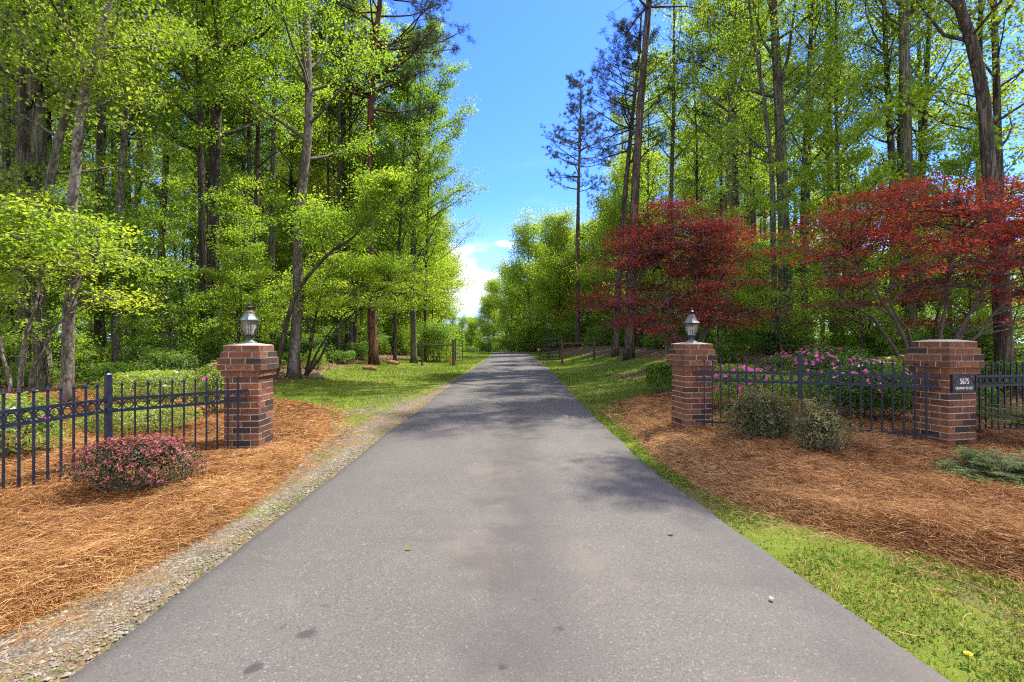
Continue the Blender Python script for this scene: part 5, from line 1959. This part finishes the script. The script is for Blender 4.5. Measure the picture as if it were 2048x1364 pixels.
rng = np.random.default_rng(900)
for i, (x, y) in enumerate(scatter(rng, 118, reg_left(11, 66, 28), 1.3)):
    put('tall', x, y, 'thin tall tree among many alike deep in the left wood', 'tall trees deep in the left wood', rng)
for i, (x, y) in enumerate(scatter(rng, 50, reg_right(13, 66, 24, edge_right_tall), 1.9)):
    put('tall', x, y, 'thin tall tree among many alike deep in the right wood', 'tall trees deep in the right wood', rng)
for i, (x, y) in enumerate(scatter(rng, 9, reg_left(24, 66, 20), 4)):
    put('pine', x, y, 'dark pine standing deep among the leafy trees of the left wood', 'pines in the left wood', rng)
for i, (x, y) in enumerate(scatter(rng, 8, reg_right(22, 66, 16, edge_right_tall), 4)):
    put('pine', x, y, 'dark pine standing deep among the leafy trees of the right wood', 'pines in the right wood', rng)
for i, (x, y) in enumerate(scatter(rng, 46, reg_left(13, 50, 16), 1.3)):
    put('sapling', x, y, 'small leafy understory sapling beneath the tall trees of the left wood', 'saplings in the left wood', rng, 0.7, 1.3)
for i, (x, y) in enumerate(scatter(rng, 54, reg_right(13, 50, 14), 1.2)):
    put('sapling', x, y, 'small leafy understory sapling beneath the tall trees of the right wood', 'saplings in the right wood', rng, 0.7, 1.3)
for i, (x, y) in enumerate(scatter(rng, 88, reg_left(10.5, 48, 10), 0.95)):
    put('bush', x, y, 'wild undergrowth bush on the floor of the left wood', 'undergrowth bushes in the left wood', rng, 0.6, 1.3)
for i, (x, y) in enumerate(scatter(rng, 74, reg_right(12, 48, 9), 0.95)):
    put('bush', x, y, 'wild undergrowth bush on the floor of the right wood', 'undergrowth bushes in the right wood', rng, 0.6, 1.3)
for (x, y) in ((-9.9, 10.4), (-11.4, 11.2), (-12.6, 12.2), (-10.6, 12.8), (-9.4, 13.6), (-8.8, 15.2), (-11.8, 14.2), (-9.0, 18.5), (-8.8, 21)):
    put('sapling', x, y, 'leafy sapling in the front fringe of the left wood beyond the azaleas', 'saplings fringing the left wood', rng, 0.5, 0.8)
for (x, y) in ((6.4, 14.5), (8.0, 14.2), (9.6, 13.2), (11.2, 13.0), (12.6, 12.4), (10.4, 14.8), (7.2, 16.2), (13.2, 14)):
    put('sapling', x, y, 'leafy sapling in the front fringe of the right wood beyond the maples', 'saplings fringing the right wood', rng, 0.5, 0.85)
for (x, y) in ((-8.6, 12.2), (-9.4, 11.4), (-10.6, 10.8), (-8.2, 13.6), (-8.4, 16.8), (-7.9, 19.5), (-11.8, 11.0), (-8.3, 23.5), (-8.5, 27)):
    put('bush', x, y, 'light green brush along the front edge of the left wood', 'brush along the front of the left wood', rng, 0.5, 0.85)
for (x, y) in ((7.2, 13.0), (8.6, 12.6), (10.0, 12.0), (11.4, 11.4), (6.6, 15.5), (6.8, 19)):
    put('bush', x, y, 'light green brush along the front edge of the right wood', 'brush along the front of the right wood', rng, 0.6, 1.0)
# full leafy trees lining the driveway towards its far end
for (x, y) in ((-9.0, 41), (-9.6, 48), (-9.2, 55), (-10.5, 62), (-12.5, 70)):
    put('edge', x, y, 'full leafy tree along the far left edge of the driveway lawn', 'full leafy trees along the far left lawn', rng, 0.75, 0.95)
for (x, y) in ((10.4, 44), (8.8, 58), (11.0, 54), (5.6, 60), (2.6, 68), (0.0, 76), (8, 66), (5, 78), (-3.2, 86), (1.5, 92), (12, 60)):
    put('edge', x, y, 'full leafy tree closing the view at the far right end of the driveway', 'full leafy trees at the far right end of the driveway', rng, 0.8, 1.1)
for (x, y, s_) in ((-14, 92, .55), (-10.5, 100, .5), (-13.5, 112, .6), (-19, 108, .65), (-7.5, 96, .5), (-9, 108, .55), (-5, 100, .8), (-17, 98, .6)):
    put('edge', x, y, 'distant rounded tree where the driveway disappears to the left', 'distant trees at the end of the driveway', rng, s_, s_ * 1.1)


for (x, y) in ((10.4, 38), (10.8, 43), (10.2, 52), (9.3, 56), (6.8, 54), (8.4, 58), (5.2, 58), (5.8, 64), (3.0, 66), (0.6, 72), (4.0, 71), (-1.6, 80), (-4.5, 86), (-8, 90), (-11, 92), (2.2, 82)):
    put('bush', x, y, 'leafy bush filling in under the trees at the far right end of the driveway', 'bushes at the far right end of the driveway', rng, 2.0, 3.2, idx=(0, 2)[int(rng.integers(2))])
for (x, y) in ((-8.4, 38), (-9.2, 43), (-8.4, 47), (-9.6, 52), (-8.8, 57), (-10.5, 60), (-12, 66), (-13, 74)):
    put('bush', x, y, 'leafy bush along the far left side of the driveway lawn', 'bushes along the far left lawn', rng, 1.5, 2.4, idx=(0, 2)[int(rng.integers(2))])


def far_wood():
    """the wood beyond, one mass no one could count"""
    r = np.random.default_rng(950)
    b = MB()
    n = 1300
    a = r.uniform(-1.15, 1.15, n)
    d = r.uniform(62, 125, n)
    x, y = d * np.sin(a), d * np.cos(a)
    ok = ~((x / y > -0.26) & (x / y < 0.05) & (y < 92))
    x, y = x[ok], y[ok]
    hgt = np.where((x / y > -0.16) & (x / y < -0.04), 5.0, 15) * r.uniform(0.7, 1.15, len(x))
    C, T = [], []
    for xx, yy, hh in zip(x, y, hgt):
        m_ = 12
        zz = r.uniform(0.05, 1, m_) * hh
        C.append(np.column_stack([xx + r.normal(0, 1.3, m_), yy + r.normal(0, 1.3, m_), zz + float(H(xx, yy))]))
        T.append(np.full(m_, np.clip(r.normal(.5, .2), 0, 1)))
    C, T = np.vstack(C), np.concatenate(T)
    k = 14
    P = np.repeat(C, k, 0) + r.normal(0, 0.75, (len(C) * k, 3))
    leafquads(b, P, r.uniform(0.25, 0.55, len(P)), r, up=0.9, tint=np.repeat(T, k) + r.normal(0, .12, len(P)), aspect=0.7)
    tag(b.build('far_woodland', M['leaf_mid'], tint=True), kind='stuff')


far_wood()
for kind, pr in PROTO.items():
    for k, (o, ch) in enumerate(pr):
        if (kind, k) not in USED:
            for c in ch:
                bpy.data.objects.remove(c)
            bpy.data.objects.remove(o)
